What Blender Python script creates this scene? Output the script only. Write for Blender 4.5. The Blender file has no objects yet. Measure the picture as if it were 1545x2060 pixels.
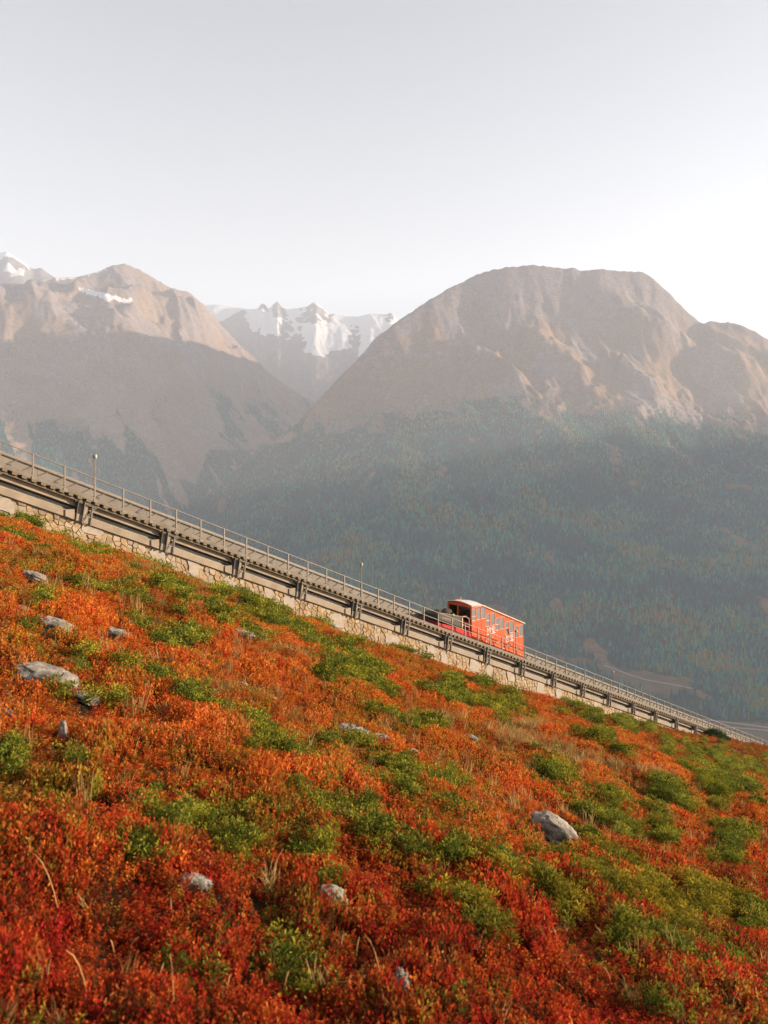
import bpy, math, random
import numpy as np
from mathutils import Vector, Matrix
R = math.radians
random.seed(7)
rng = np.random.default_rng(11)
SC = bpy.context.scene
COL = SC.collection

# ------------------------------------------------------------------ camera, sky, sun, exposure
FPX, YH, CX = 1600.0, 900.0, 772.5            # focal length and horizon of the photograph (1545 x 2060)
cam_d = bpy.data.cameras.new('camera')
cam = bpy.data.objects.new('camera', cam_d)
COL.objects.link(cam)
cam_d.sensor_fit = 'VERTICAL'
cam_d.sensor_height = 36.0
cam_d.lens = FPX / 2060 * 36.0
cam_d.shift_y = -(1030 - YH) / 2060
cam_d.clip_start, cam_d.clip_end = 0.1, 60000
cam_d.dof.use_dof = True
cam_d.dof.focus_distance = 45
cam_d.dof.aperture_fstop = 3.6
cam.location = (0, 0, 0)
cam.rotation_euler = (R(90), 0, 0)
SC.camera = cam

SUN_AZ, SUN_EL = 83.0, 9.0                   # degrees right of the view direction, above the horizon
world = bpy.data.worlds.new('World')
SC.world = world
world.use_nodes = True
wn, wl = world.node_tree.nodes, world.node_tree.links
wn.clear()
sky = wn.new('ShaderNodeTexSky')
sky.sky_type = 'NISHITA'
sky.sun_disc = False
sky.sun_elevation = R(SUN_EL)
sky.sun_rotation = R(SUN_AZ)
sky.altitude = 2400
sky.air_density, sky.dust_density, sky.ozone_density = 1.0, 0.1, 1.0
hsv = wn.new('ShaderNodeHueSaturation')
hsv.inputs['Saturation'].default_value = 0.28
bg = wn.new('ShaderNodeBackground')
bg.inputs['Strength'].default_value = 0.108
wo = wn.new('ShaderNodeOutputWorld')
wl.new(sky.outputs[0], hsv.inputs['Color'])
wl.new(hsv.outputs[0], bg.inputs['Color'])
wl.new(bg.outputs[0], wo.inputs['Surface'])

sun_d = bpy.data.lights.new('sun', 'SUN')
sun_d.energy = 5.0
sun_d.angle = R(0.6)
sun_d.color = (1.0, 0.81, 0.60)
sun = bpy.data.objects.new('sun', sun_d)
COL.objects.link(sun)
sdir = Vector((math.cos(R(SUN_EL)) * math.sin(R(SUN_AZ)), math.cos(R(SUN_EL)) * math.cos(R(SUN_AZ)), math.sin(R(SUN_EL))))
sun.rotation_euler = sdir.to_track_quat('Z', 'Y').to_euler()
sun.location = (60, 20, 60)

SC.view_settings.view_transform = 'Standard'
SC.view_settings.look = 'None'
SC.view_settings.exposure = 1.52
SC.view_settings.gamma = 1.0
SC.view_settings.use_curve_mapping = False
HAZE_DENSITY = 9.0e-5
HAZE_COLOR = (0.785, 0.84, 0.96)
cy = SC.cycles
cy.max_bounces = 6
cy.diffuse_bounces = 2
cy.glossy_bounces = 2
cy.transmission_bounces = 6
cy.transparent_max_bounces = 12
cy.volume_bounces = 1
cy.use_denoising = True

# ------------------------------------------------------------------ numpy noise
def _hash(ix, iy, seed):
    h = (ix.astype(np.int64) * 374761393 + iy.astype(np.int64) * 668265263 + seed * 1274126177) & 0xFFFFFFFF
    h = ((h ^ (h >> 13)) * 1274126177) & 0xFFFFFFFF
    h = h ^ (h >> 16)
    return h
def gnoise(x, y, seed=0):
    x = np.asarray(x, float); y = np.asarray(y, float)
    ix, iy = np.floor(x), np.floor(y)
    fx, fy = x - ix, y - iy
    u, v = fx**3 * (fx * (fx * 6 - 15) + 10), fy**3 * (fy * (fy * 6 - 15) + 10)
    def g(dx, dy):
        a = _hash(ix + dx, iy + dy, seed) / 4294967296.0 * 2 * math.pi
        return np.cos(a) * (fx - dx) + np.sin(a) * (fy - dy)
    return ((g(0, 0) * (1 - u) + g(1, 0) * u) * (1 - v) + (g(0, 1) * (1 - u) + g(1, 1) * u) * v) * 1.5
def fbm(x, y, oct=5, seed=0, gain=0.5, lac=2.03):
    s, a, f = 0, 1.0, 1.0
    for i in range(oct):
        s = s + a * gnoise(x * f + 17.3 * i, y * f - 9.1 * i, seed + i); a *= gain; f *= lac
    return s
def ridged(x, y, oct=5, seed=0, gain=0.5):
    s, a, f = 0, 1.0, 1.0
    for i in range(oct):
        n = 1 - np.abs(gnoise(x * f + 5.7 * i, y * f + 3.3 * i, seed + i)) * 1.6
        s = s + a * n * np.abs(n); a *= gain; f *= 2.1
    return s
def sstep(a, b, x):
    t = np.clip((np.asarray(x, float) - a) / (b - a), 0, 1)
    return t * t * (3 - 2 * t)

# ------------------------------------------------------------------ object helpers
def tag(o, label=None, cat=None, group=None, kind=None):
    if label: o['label'] = label
    if cat: o['category'] = cat
    if group: o['group'] = group
    if kind: o['kind'] = kind
    return o
def empty(name, loc=(0, 0, 0), rz=0.0):
    o = bpy.data.objects.new(name, None)
    o.location = loc; o.rotation_euler = (0, 0, rz); o.empty_display_size = 0.2
    COL.objects.link(o)
    return o
def link(name, me, mat=None, parent=None):
    o = bpy.data.objects.new(name, me)
    COL.objects.link(o)
    if mat is not None and not me.materials: me.materials.append(mat)
    if parent is not None: o.parent = parent
    return o
def np_mesh(name, verts, faces, smooth=False, attrs=None):
    """verts (n,3); faces (m,k) array of equal polygons"""
    verts = np.asarray(verts, np.float32); faces = np.asarray(faces, np.int32)
    me = bpy.data.meshes.new(name)
    m, k = faces.shape
    me.vertices.add(len(verts)); me.vertices.foreach_set('co', verts.ravel())
    me.loops.add(m * k); me.loops.foreach_set('vertex_index', faces.ravel())
    me.polygons.add(m)
    me.polygons.foreach_set('loop_start', np.arange(0, m * k, k, dtype=np.int32))
    me.polygons.foreach_set('loop_total', np.full(m, k, np.int32))
    if smooth: me.polygons.foreach_set('use_smooth', np.ones(m, bool))
    me.update(calc_edges=True)
    for n, v in (attrs or {}).items():
        v = np.asarray(v, np.float32)
        if v.ndim == 1:
            a = me.attributes.new(n, 'FLOAT', 'POINT'); a.data.foreach_set('value', v)
        else:
            a = me.attributes.new(n, 'FLOAT_VECTOR', 'POINT'); a.data.foreach_set('vector', v.ravel())
    return me
def grid_faces(nr, nc):
    i = np.arange(nr * nc).reshape(nr, nc)
    return np.stack([i[:-1, :-1], i[:-1, 1:], i[1:, 1:], i[1:, :-1]], -1).reshape(-1, 4)
class MB:
    """collects boxes, prisms and tubes and links them as one mesh"""
    def __init__(s): s.v = []; s.f = []
    def add(s, vs, fs):
        n = len(s.v); s.v += [tuple(map(float, p)) for p in vs]; s.f += [tuple(n + i for i in q) for q in fs]
        return s
    def hexa(s, c):
        return s.add(c, [(0, 3, 2, 1), (4, 5, 6, 7), (0, 1, 5, 4), (1, 2, 6, 5), (2, 3, 7, 6), (3, 0, 4, 7)])
    def prism(s, a, b):
        n = len(a)
        return s.add(list(a) + list(b), [tuple(range(n - 1, -1, -1)), tuple(range(n, 2 * n))] + [(i, (i + 1) % n, n + (i + 1) % n, n + i) for i in range(n)])
    def tube(s, pts, r, k=6):
        pts = [Vector(p) for p in pts]; rr = r if isinstance(r, (list, tuple)) else [r] * len(pts)
        vs, fs = [], []
        for i, p in enumerate(pts):
            t = (pts[min(i + 1, len(pts) - 1)] - pts[max(i - 1, 0)]).normalized()
            a = t.orthogonal().normalized() if abs(t.z) > .95 else t.cross(Vector((0, 0, 1))).normalized()
            b = t.cross(a)
            for j in range(k):
                q = 2 * math.pi * (j + .5) / k
                vs.append(p + (a * math.cos(q) + b * math.sin(q)) * rr[i])
        for i in range(len(pts) - 1):
            for j in range(k):
                fs.append((i * k + j, i * k + (j + 1) % k, (i + 1) * k + (j + 1) % k, (i + 1) * k + j))
        fs.append(tuple(range(k - 1, -1, -1))); fs.append(tuple((len(pts) - 1) * k + j for j in range(k)))
        return s.add(vs, fs)
    def mesh(s, name, smooth=False):
        me = bpy.data.meshes.new(name); me.from_pydata(s.v, [], s.f); me.update()
        if smooth: me.polygons.foreach_set('use_smooth', [True] * len(me.polygons))
        return me
    def build(s, name, mat, parent=None, smooth=False, bevel=0.0):
        o = link(name, s.mesh(name, smooth), mat, parent)
        if bevel:
            m = o.modifiers.new('bevel', 'BEVEL'); m.width = bevel; m.segments = 2; m.limit_method = 'ANGLE'
        return o

# ------------------------------------------------------------------ materials
def new_mat(name):
    m = bpy.data.materials.new(name); m.use_nodes = True
    nt = m.node_tree; nt.nodes.clear()
    out = nt.nodes.new('ShaderNodeOutputMaterial')
    return m, nt, out
def N(nt, t, **kw):
    n = nt.nodes.new(t)
    for k, v in kw.items(): setattr(n, k, v)
    return n
def mixc(nt, fac, a, b):
    n = N(nt, 'ShaderNodeMix', data_type='RGBA')
    for sock, v in ((n.inputs[0], fac), (n.inputs[6], a), (n.inputs[7], b)):
        if hasattr(v, 'links'): nt.links.new(v, sock)
        elif isinstance(v, (int, float)): sock.default_value = v
        else: sock.default_value = (*v, 1)
    return n.outputs[2]
def noise_tex(nt, scale, detail=6, rough=0.6, coord='Object', vec=None):
    n = N(nt, 'ShaderNodeTexNoise'); n.inputs['Scale'].default_value = scale
    n.inputs['Detail'].default_value = detail; n.inputs['Roughness'].default_value = rough
    if vec is None:
        tc = N(nt, 'ShaderNodeTexCoord'); vec = tc.outputs[coord]
    nt.links.new(vec, n.inputs['Vector'])
    return n.outputs['Fac']
def ramp(nt, fac, a, b):
    n = N(nt, 'ShaderNodeMapRange'); n.inputs[1].default_value = a; n.inputs[2].default_value = b
    nt.links.new(fac, n.inputs[0]); return n.outputs[0]
def attr(nt, name, typ='GEOMETRY', out='Fac'):
    n = N(nt, 'ShaderNodeAttribute', attribute_name=name, attribute_type=typ)
    return n.outputs[out]
def math_n(nt, op, a, b):
    n = N(nt, 'ShaderNodeMath', operation=op)
    for s, v in ((n.inputs[0], a), (n.inputs[1], b)):
        if hasattr(v, 'links'): nt.links.new(v, s)
        else: s.default_value = v
    return n.outputs[0]
def surf_mat(name, c1, c2, scale=4.0, rough=0.8, bump=0.3, bscale=None, metallic=0.0, c3=None, s3=0.7, coord='Object', spec=0.3, bdist=0.02):
    """weathered surface: two colours by noise, a third as blotches, fine relief"""
    m, nt, out = new_mat(name)
    p = N(nt, 'ShaderNodeBsdfPrincipled')
    col = mixc(nt, ramp(nt, noise_tex(nt, scale, coord=coord), .35, .65), c1, c2)
    if c3 is not None:
        col = mixc(nt, ramp(nt, noise_tex(nt, s3, coord=coord), .52, .66), col, c3)
    nt.links.new(col, p.inputs['Base Color'])
    p.inputs['Roughness'].default_value = rough; p.inputs['Metallic'].default_value = metallic
    p.inputs['Specular IOR Level'].default_value = spec
    if bump:
        b = N(nt, 'ShaderNodeBump'); b.inputs['Strength'].default_value = bump; b.inputs['Distance'].default_value = bdist
        nt.links.new(noise_tex(nt, bscale or scale * 4, 8, .7, coord), b.inputs['Height'])
        nt.links.new(b.outputs[0], p.inputs['Normal'])
    nt.links.new(p.outputs[0], out.inputs['Surface'])
    return m
def leaf_mat(name, tint=None, lo=.45, hi=1.25, transl=.35, src='INSTANCER'):
    """leaves: colour of the plant (instance attribute 'tint') varied leaf by leaf ('var'); light passes through"""
    m, nt, out = new_mat(name)
    c = attr(nt, 'tint', src, 'Vector') if tint is None else None
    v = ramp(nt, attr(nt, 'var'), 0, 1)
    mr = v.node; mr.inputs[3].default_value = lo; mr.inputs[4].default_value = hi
    sc = N(nt, 'ShaderNodeVectorMath', operation='SCALE')
    if c is not None: nt.links.new(c, sc.inputs[0])
    else: sc.inputs[0].default_value = tint
    nt.links.new(v, sc.inputs['Scale'])
    d = N(nt, 'ShaderNodeBsdfDiffuse'); t = N(nt, 'ShaderNodeBsdfTranslucent'); mx = N(nt, 'ShaderNodeMixShader')
    nt.links.new(sc.outputs[0], d.inputs[0]); nt.links.new(sc.outputs[0], t.inputs[0])
    mx.inputs[0].default_value = transl
    nt.links.new(d.outputs[0], mx.inputs[1]); nt.links.new(t.outputs[0], mx.inputs[2])
    nt.links.new(mx.outputs[0], out.inputs['Surface'])
    return m

# ------------------------------------------------------------------ the line of the railway
# top of the handrail: T0 + s*(u, g); w runs across it, away from the camera; z is height above that line
T0 = np.array([-15.1036, 34.2178, -0.2678])
UU = np.array([0.717225, 0.696842]); WW = np.array([-0.696842, 0.717225]); GR = -0.40698
SP = 1.3697
def L(s, w, z, shear=True, s0=None):
    """railway coordinates to world; s0: level frame anchored at s0"""
    h = GR * (s if s0 is None else s0)
    return (T0[0] + s * UU[0] + w * WW[0], T0[1] + s * UU[1] + w * WW[1], T0[2] + h + z)
def hit(px, py, w=0.0):
    r = np.array([(px - CX) / FPX, 1.0, -(py - YH) / FPX])
    Z = (w + T0[:2] @ WW) / (r[:2] @ WW)
    q = r * Z - T0
    s = q[:2] @ UU
    return s, q[2] - GR * s
def bar(mb, s0, s1, w0, w1, z0, z1):
    """bar along the railway, following its slope"""
    return mb.hexa([L(s0, w0, z0), L(s1, w0, z0), L(s1, w1, z0), L(s0, w1, z0), L(s0, w0, z1), L(s1, w0, z1), L(s1, w1, z1), L(s0, w1, z1)])
def prism_sz(mb, poly, w0, w1, s0=None):
    return mb.prism([L(s, w0, z, s0=s0) for s, z in poly], [L(s, w1, z, s0=s0) for s, z in poly])

# ------------------------------------------------------------------ the hillside
_wb = [(0, 1028), (60, 1046), (103, 1066), (158, 1082), (240, 1106), (322, 1134), (400, 1160), (500, 1197), (594, 1239.5), (700, 1273), (800, 1316), (935, 1354), (1030, 1380.5),
       (1100, 1405), (1200, 1430), (1300, 1453), (1360, 1466), (1416, 1476), (1480, 1486), (1545, 1499)]
_so = np.array([hit(x, y) for x, y in _wb])
S_TAB, OFF_TAB = _so[:, 0], -_so[:, 1]
def off(s): return np.interp(s, S_TAB, OFF_TAB)
SCAM, DCAM = float(-T0[:2] @ UU), float(T0[:2] @ WW)
CAM_H = 1.62
QX = (-CAM_H - (T0[2] + GR * SCAM - off(SCAM))) / DCAM
def sd(X, Y):
    return (X - T0[0]) * UU[0] + (Y - T0[1]) * UU[1], -((X - T0[0]) * WW[0] + (Y - T0[1]) * WW[1])
def ground(X, Y):
    X = np.asarray(X, float); Y = np.asarray(Y, float)
    s, d = sd(X, Y)
    base = T0[2] + GR * s
    near = base - off(s) - .16 * sstep(14, 2, d) + QX * d
    fade = sstep(0, 6, d) * sstep(0.5, 4, np.hypot(X, Y))
    near = near + fade * (.55 * gnoise(X / 13, Y / 13, 3) + .22 * gnoise(X / 4.1, Y / 4.1, 4)) + sstep(-.2, 1.0, d) * .06 * gnoise(X / .9, Y / .9, 5)
    far = base - off(s) - .5 + .62 * np.minimum(d + 3.4, 0)
    far = far + sstep(3, 30, -d) * 6 * fbm(X / 60, Y / 60, 3, 8)
    z = np.where(d > 0, near, np.where(d < -.4, far, near + (far - near) * np.clip(-d / .4, 0, 1)))
    return np.maximum(z, -620)
def on_ground(px, py):
    """the point of the hillside seen at a pixel of the photograph"""
    r = np.array([(px - CX) / FPX, 1.0, -(py - YH) / FPX])
    z = np.geomspace(1.5, 140, 900)
    P = r[None] * z[:, None]
    below = P[:, 2] < ground(P[:, 0], P[:, 1])
    i = max(int(np.argmax(below)), 1)
    a, b = z[i - 1], z[i]
    for _ in range(25):
        m = (a + b) / 2
        p = r * m
        if p[2] < ground(p[0], p[1]): b = m
        else: a = m
    return r * b

sg = np.concatenate([np.linspace(-600, -60, 14), np.arange(-58, -24, 2.0), np.arange(-24, 75, .4), np.arange(75, 130, 1.5), np.geomspace(131, 1700, 40)])
dg = np.concatenate([-np.geomspace(1100, 9, 40), np.arange(-8, -.8, .8), np.array([-.4, -.2, 0.0, .2, .5]), np.arange(.8, 44, .4), np.geomspace(45, 600, 30)])
SG, DG = np.meshgrid(sg, dg, indexing='ij')
HX, HY = T0[0] + SG * UU[0] - DG * WW[0], T0[1] + SG * UU[1] - DG * WW[1]
HZ = ground(HX, HY)
m_soil, nt, out = new_mat('heath_soil')
p = N(nt, 'ShaderNodeBsdfPrincipled')
c = mixc(nt, ramp(nt, noise_tex(nt, .9), .4, .62), (.05, .022, .010), (.08, .035, .012))
c = mixc(nt, ramp(nt, noise_tex(nt, 7.0), .45, .7), c, (.035, .022, .010))
nt.links.new(c, p.inputs['Base Color']); p.inputs['Roughness'].default_value = 1; p.inputs['Specular IOR Level'].default_value = .1
b = N(nt, 'ShaderNodeBump'); b.inputs['Distance'].default_value = .05
nt.links.new(noise_tex(nt, 9, 8, .7), b.inputs['Height']); nt.links.new(b.outputs[0], p.inputs['Normal'])
nt.links.new(p.outputs[0], out.inputs['Surface'])
hill = link('hillside', np_mesh('hillside', np.stack([HX, HY, HZ], -1).reshape(-1, 3), grid_faces(*SG.shape), True), m_soil)
tag(hill, kind='structure')

# ------------------------------------------------------------------ mountains: each a height field with its own distance and depth
def pchip(xk, yk, x):
    """monotone interpolation along the last axis; xk,yk (k,) or per column (n,k); x (n,m)"""
    xk = np.asarray(xk, float); yk = np.asarray(yk, float)
    h = np.diff(xk, axis=-1); dlt = np.diff(yk, axis=-1) / h
    m = np.zeros_like(yk)
    a, b = dlt[..., :-1], dlt[..., 1:]
    with np.errstate(divide='ignore', invalid='ignore'):
        hm = np.where(a * b > 0, 2 * a * b / (a + b), 0)
    m[..., 1:-1] = hm; m[..., 0] = dlt[..., 0]; m[..., -1] = dlt[..., -1]
    k = np.zeros(x.shape, int)
    for j in range(1, xk.shape[-1] - 1):
        k += x >= xk[..., j:j + 1]
    tk = lambda arr: np.take_along_axis(arr, k, -1)
    x0, hh = tk(xk), tk(h)
    t = np.clip((x - x0) / hh, 0, 1)
    y0, y1 = tk(yk), np.take_along_axis(yk, k + 1, -1)
    m0, m1 = tk(m), np.take_along_axis(m, k + 1, -1)
    return (2 * t**3 - 3 * t**2 + 1) * y0 + (t**3 - 2 * t**2 + t) * hh * m0 + (-2 * t**3 + 3 * t**2) * y1 + (t**3 - t**2) * hh * m1

def seg_dist(px, py, pts):
    """signed distance (+ = up-left side) and position along a polyline"""
    best = np.full(px.shape, 1e9); side = np.zeros(px.shape); along = np.zeros(px.shape)
    tot = 0; pts = [np.array(p, float) for p in pts]
    ln = [np.linalg.norm(b - a) for a, b in zip(pts, pts[1:])]
    for (a, b), l in zip(zip(pts, pts[1:]), ln):
        t = np.clip(((px - a[0]) * (b[0] - a[0]) + (py - a[1]) * (b[1] - a[1])) / l**2, 0, 1)
        dx, dy = px - (a[0] + t * (b[0] - a[0])), py - (a[1] + t * (b[1] - a[1]))
        d = np.hypot(dx, dy)
        s = np.sign((b[0] - a[0]) * dy - (b[1] - a[1]) * dx)
        u = d < best
        best = np.where(u, d, best); side = np.where(u, s, side); along = np.where(u, (tot + t * l) / sum(ln), along)
        tot += l
    return best, side, along

VALLEY = -600.0
crest_pts = [(-700, 1250), (200, 1120), (330, 1050), (370, 1030), (400, 1010), (460, 960), (530, 905), (600, 850), (640, 800), (680, 757), (720, 718), (760, 676), (790, 655), (830, 625), (870, 600), (905, 580), (950, 555),
             (985, 543), (1010, 538), (1070, 533), (1110, 537), (1140, 541), (1150, 536), (1165, 542), (1200, 544), (1240, 546), (1290, 548), (1320, 565), (1345, 588), (1360, 605), (1390, 634), (1415, 655), (1440, 651), (1465, 648),
             (1500, 658), (1545, 682), (1620, 720), (1800, 800), (2300, 900)]
crest_z = [(-700, 3700), (300, 3950), (400, 4050), (640, 4300), (800, 4600), (950, 4900), (1300, 5100), (1545, 5000), (2300, 4400)]
PEAK_BACK = 2600.0
def peak_height(xi, Z):
    """height of the broad peak and its valley floor; xi: direction (as pixel column), Z: distance"""
    xi = np.asarray(xi, float); Z = np.asarray(Z, float)
    sh = xi.shape; x = xi.reshape(-1, 1); z = Z.reshape(-1, 1)
    cyv = np.interp(x[:, 0], *zip(*crest_pts)); cz = np.interp(x[:, 0], *zip(*crest_z))
    v = np.array([0, .143, .357, .464, .50, .607, .75, .893, 1.0]); w = np.array([1, .828, .651, .552, .525, .42, .305, .175, 0.0])
    foot = 2200 * np.clip(cz / 4900, .62, 1) ** .5
    y0 = YH - VALLEY / foot * FPX
    zk = foot[:, None] + (cz - foot)[:, None] * v[None]
    yk = cyv[:, None] + (y0 - cyv)[:, None] * w[None]
    hk = -(yk - YH) / FPX * zk
    hk = np.concatenate([np.full((len(hk), 1), VALLEY), hk], 1); zk = np.concatenate([np.full((len(zk), 1), 900.0), zk], 1)
    H = pchip(zk, hk, np.minimum(z, cz[:, None]))[:, 0]
    z = z[:, 0]; x = x[:, 0]
    hc = -(cyv - YH) / FPX * cz
    drop = np.interp(x, [300, 640, 800, 1000, 1400, 1700], [.45, .40, .10, -.02, .0, .2])
    back = np.maximum(z - cz, 0)
    H = np.where(z > cz, hc - drop * back - .00002 * back**2, H)
    X = (x - CX) / FPX * z
    yp = YH - H / np.maximum(z, 1) * FPX
    t = np.clip((z - foot) / (cz - foot), 0, 2)
    amp = sstep(.0, .12, t) * (1 - .72 * np.exp(-((t - 1) / .05) ** 2))
    rock = sstep(.45, .75, t)
    H = H + amp * (26 * fbm(X / 520, z / 620, 5, 21) + rock * (36 * (ridged(X / 420 + .3 * fbm(X / 300, z / 300, 3, 5), z / 950, 6, 31, .56) - .9)) + (1 - rock) * 14 * fbm(X / 130, z / 130, 3, 41))
    for pts, A, wl_, wr in SPURS:
        d, sgn, al = seg_dist(x, yp, pts)
        f = np.where(sgn > 0, np.exp(-(d / wl_) ** 2), np.exp(-(d / wr) ** 2))
        H = H + A * f * sstep(0, .12, al) * (1 - .6 * sstep(.8, 1, al)) * np.clip((1.03 - t) / .1, 0, 1)
    tiny = rock * (amp * 12 * fbm(X / 75, z / 90, 4, 55, .6) + 3.5 * fbm(X / 30, z / 60, 3, 56))
    return (H + tiny).reshape(sh)
SPURS = [([(1150, 542), (1205, 590), (1260, 652), (1320, 690), (1390, 728), (1470, 762), (1580, 800)], 120, 22, 40),
         ([(1035, 688), (1080, 706), (1130, 730), (1165, 760), (1185, 790)], 80, 12, 24),
         ([(940, 735), (975, 738), (1010, 752), (1035, 778), (1060, 800)], 75, 12, 26),
         ([(1235, 740), (1270, 755), (1310, 785), (1330, 820)], 60, 10, 22),
         ([(1395, 655), (1440, 690), (1500, 720), (1580, 755)], 90, 14, 26),
         ([(870, 602), (880, 660), (850, 740), (800, 800)], 34, 30, 30),
         ([(1010, 545), (1020, 600), (1000, 660)], 26, 26, 26)]

def fan(xs, zs, fn):
    XI, ZZ = np.meshgrid(xs, zs, indexing='ij')
    H = fn(XI, ZZ)
    return XI, ZZ, H, np.stack([(XI - CX) / FPX * ZZ, ZZ, H], -1)
def tree_line(x, yp, X, Z):
    """how much forest a place carries, 0..1"""
    lim = np.interp(x, [0, 540, 640, 700, 800, 1000, 1200, 1300, 1450, 1700], [800, 840, 835, 850, 830, 800, 815, 835, 850, 870]) + 30 * fbm(X / 330, Z / 330, 3, 71)
    f = sstep(-34, 60, yp - lim + 18 * fbm(X / 90, Z / 120, 3, 72))
    thin = fbm(X / 170, Z / 240, 4, 73)
    return f * sstep(-1.05, -.62, thin)
MEADOW = [[(1040, 1290), (1090, 1312), (1150, 1322), (1215, 1338), (1300, 1352), (1385, 1366), (1398, 1392), (1340, 1402), (1290, 1396), (1262, 1374), (1225, 1370), (1215, 1350), (1150, 1338), (1070, 1322)],
          [(985, 1216), (1015, 1222), (1044, 1240), (1040, 1250), (1000, 1240)],
          [(1385, 1446), (1480, 1452), (1600, 1458), (1600, 1530), (1480, 1530), (1400, 1490)],
          [(1440, 1372), (1500, 1380), (1500, 1392), (1450, 1388)], [(1430, 978), (1500, 974), (1535, 982), (1480, 986)],
          [(880, 842), (960, 838), (965, 846), (890, 848)], [(1180, 812), (1240, 816), (1240, 824), (1180, 820)]]
def in_poly(px, py, poly):
    c = np.zeros(px.shape, bool); n = len(poly)
    for i in range(n):
        (x0, y0), (x1, y1) = poly[i], poly[(i + 1) % n]
        if y0 == y1: continue
        c ^= ((y0 > py) != (y1 > py)) & (px < (x1 - x0) * (py - y0) / (y1 - y0) + x0)
    return c
def meadow(x, yp, X, Z):
    jx, jy = x + 14 * fbm(X / 60, Z / 60, 3, 91), yp + 5 * fbm(X / 45, Z / 45, 3, 92)
    m = np.zeros(x.shape, bool)
    for poly in MEADOW: m |= in_poly(jx, jy, poly)
    return m

def land_mat(name, rock1, rock2, grass1, grass2, wood1, wood2, scale=1.0, snow=(.70, .68, .69)):
    m, nt, out = new_mat(name)
    p = N(nt, 'ShaderNodeBsdfPrincipled')
    n1 = noise_tex(nt, .004 * scale, 8, .65); n2 = noise_tex(nt, .02 * scale, 8, .7); n3 = noise_tex(nt, .09 * scale, 6, .7)
    rock = mixc(nt, ramp(nt, n2, .35, .65), rock1, rock2)
    grass = mixc(nt, ramp(nt, n1, .38, .62), grass1, grass2)
    def edge(a, amt=.5):
        return ramp(nt, math_n(nt, 'ADD', attr(nt, a), math_n(nt, 'MULTIPLY', math_n(nt, 'SUBTRACT', n2, .5), amt)), .42, .58)
    c = mixc(nt, edge('grass', .9), rock, grass)
    c = mixc(nt, ramp(nt, n3, .40, .66), c, mixc(nt, .62, c, (.02, .018, .018)))
    c = mixc(nt, edge('forest', .6), c, mixc(nt, ramp(nt, n3, .35, .65), wood1, wood2))
    c = mixc(nt, edge('meadow', .1), c, mixc(nt, ramp(nt, n2, .4, .6), (.15, .105, .065), (.10, .08, .045)))
    c = mixc(nt, edge('snow', .5), c, snow)
    nt.links.new(c, p.inputs['Base Color']); p.inputs['Roughness'].default_value = .95; p.inputs['Specular IOR Level'].default_value = .1
    b = N(nt, 'ShaderNodeBump'); b.inputs['Distance'].default_value = 9 / scale; b.inputs['Strength'].default_value = .8
    nt.links.new(noise_tex(nt, .018 * scale, 10, .72), b.inputs['Height']); nt.links.new(b.outputs[0], p.inputs['Normal'])
    nt.links.new(p.outputs[0], out.inputs['Surface'])
    return m

# the broad peak across the valley, with the valley floor in front of it
xs = np.linspace(-650, 1800, 600)
czm = 5100
zs = np.concatenate([np.linspace(900, 2050, 36), np.linspace(2070, 5200, 300), np.linspace(5220, 7500, 70)])
XI, ZZ, H, V = fan(xs, zs, peak_height)
YP = YH - H / ZZ * FPX
fst = tree_line(XI, YP, V[..., 0], ZZ); md = meadow(XI, YP, V[..., 0], ZZ).astype(float)
behind = ZZ > np.interp(XI, *zip(*crest_z))
gr = .62 + .5 * fbm(V[..., 0] / 260, ZZ / 260, 4, 77) - .5 * sstep(690, 560, YP)
m_peak = land_mat('peak_ground', (.28, .215, .20), (.19, .145, .135), (.26, .165, .105), (.20, .13, .09), (.018, .045, .045), (.045, .050, .034))
peak = link('mountain', np_mesh('mountain', V.reshape(-1, 3), grid_faces(*XI.shape)[:, ::-1], True,
            dict(forest=(fst * ~behind).ravel(), meadow=md.ravel(), grass=gr.ravel(), snow=np.zeros(H.size))), m_peak)
tag(peak, kind='structure')

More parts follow.
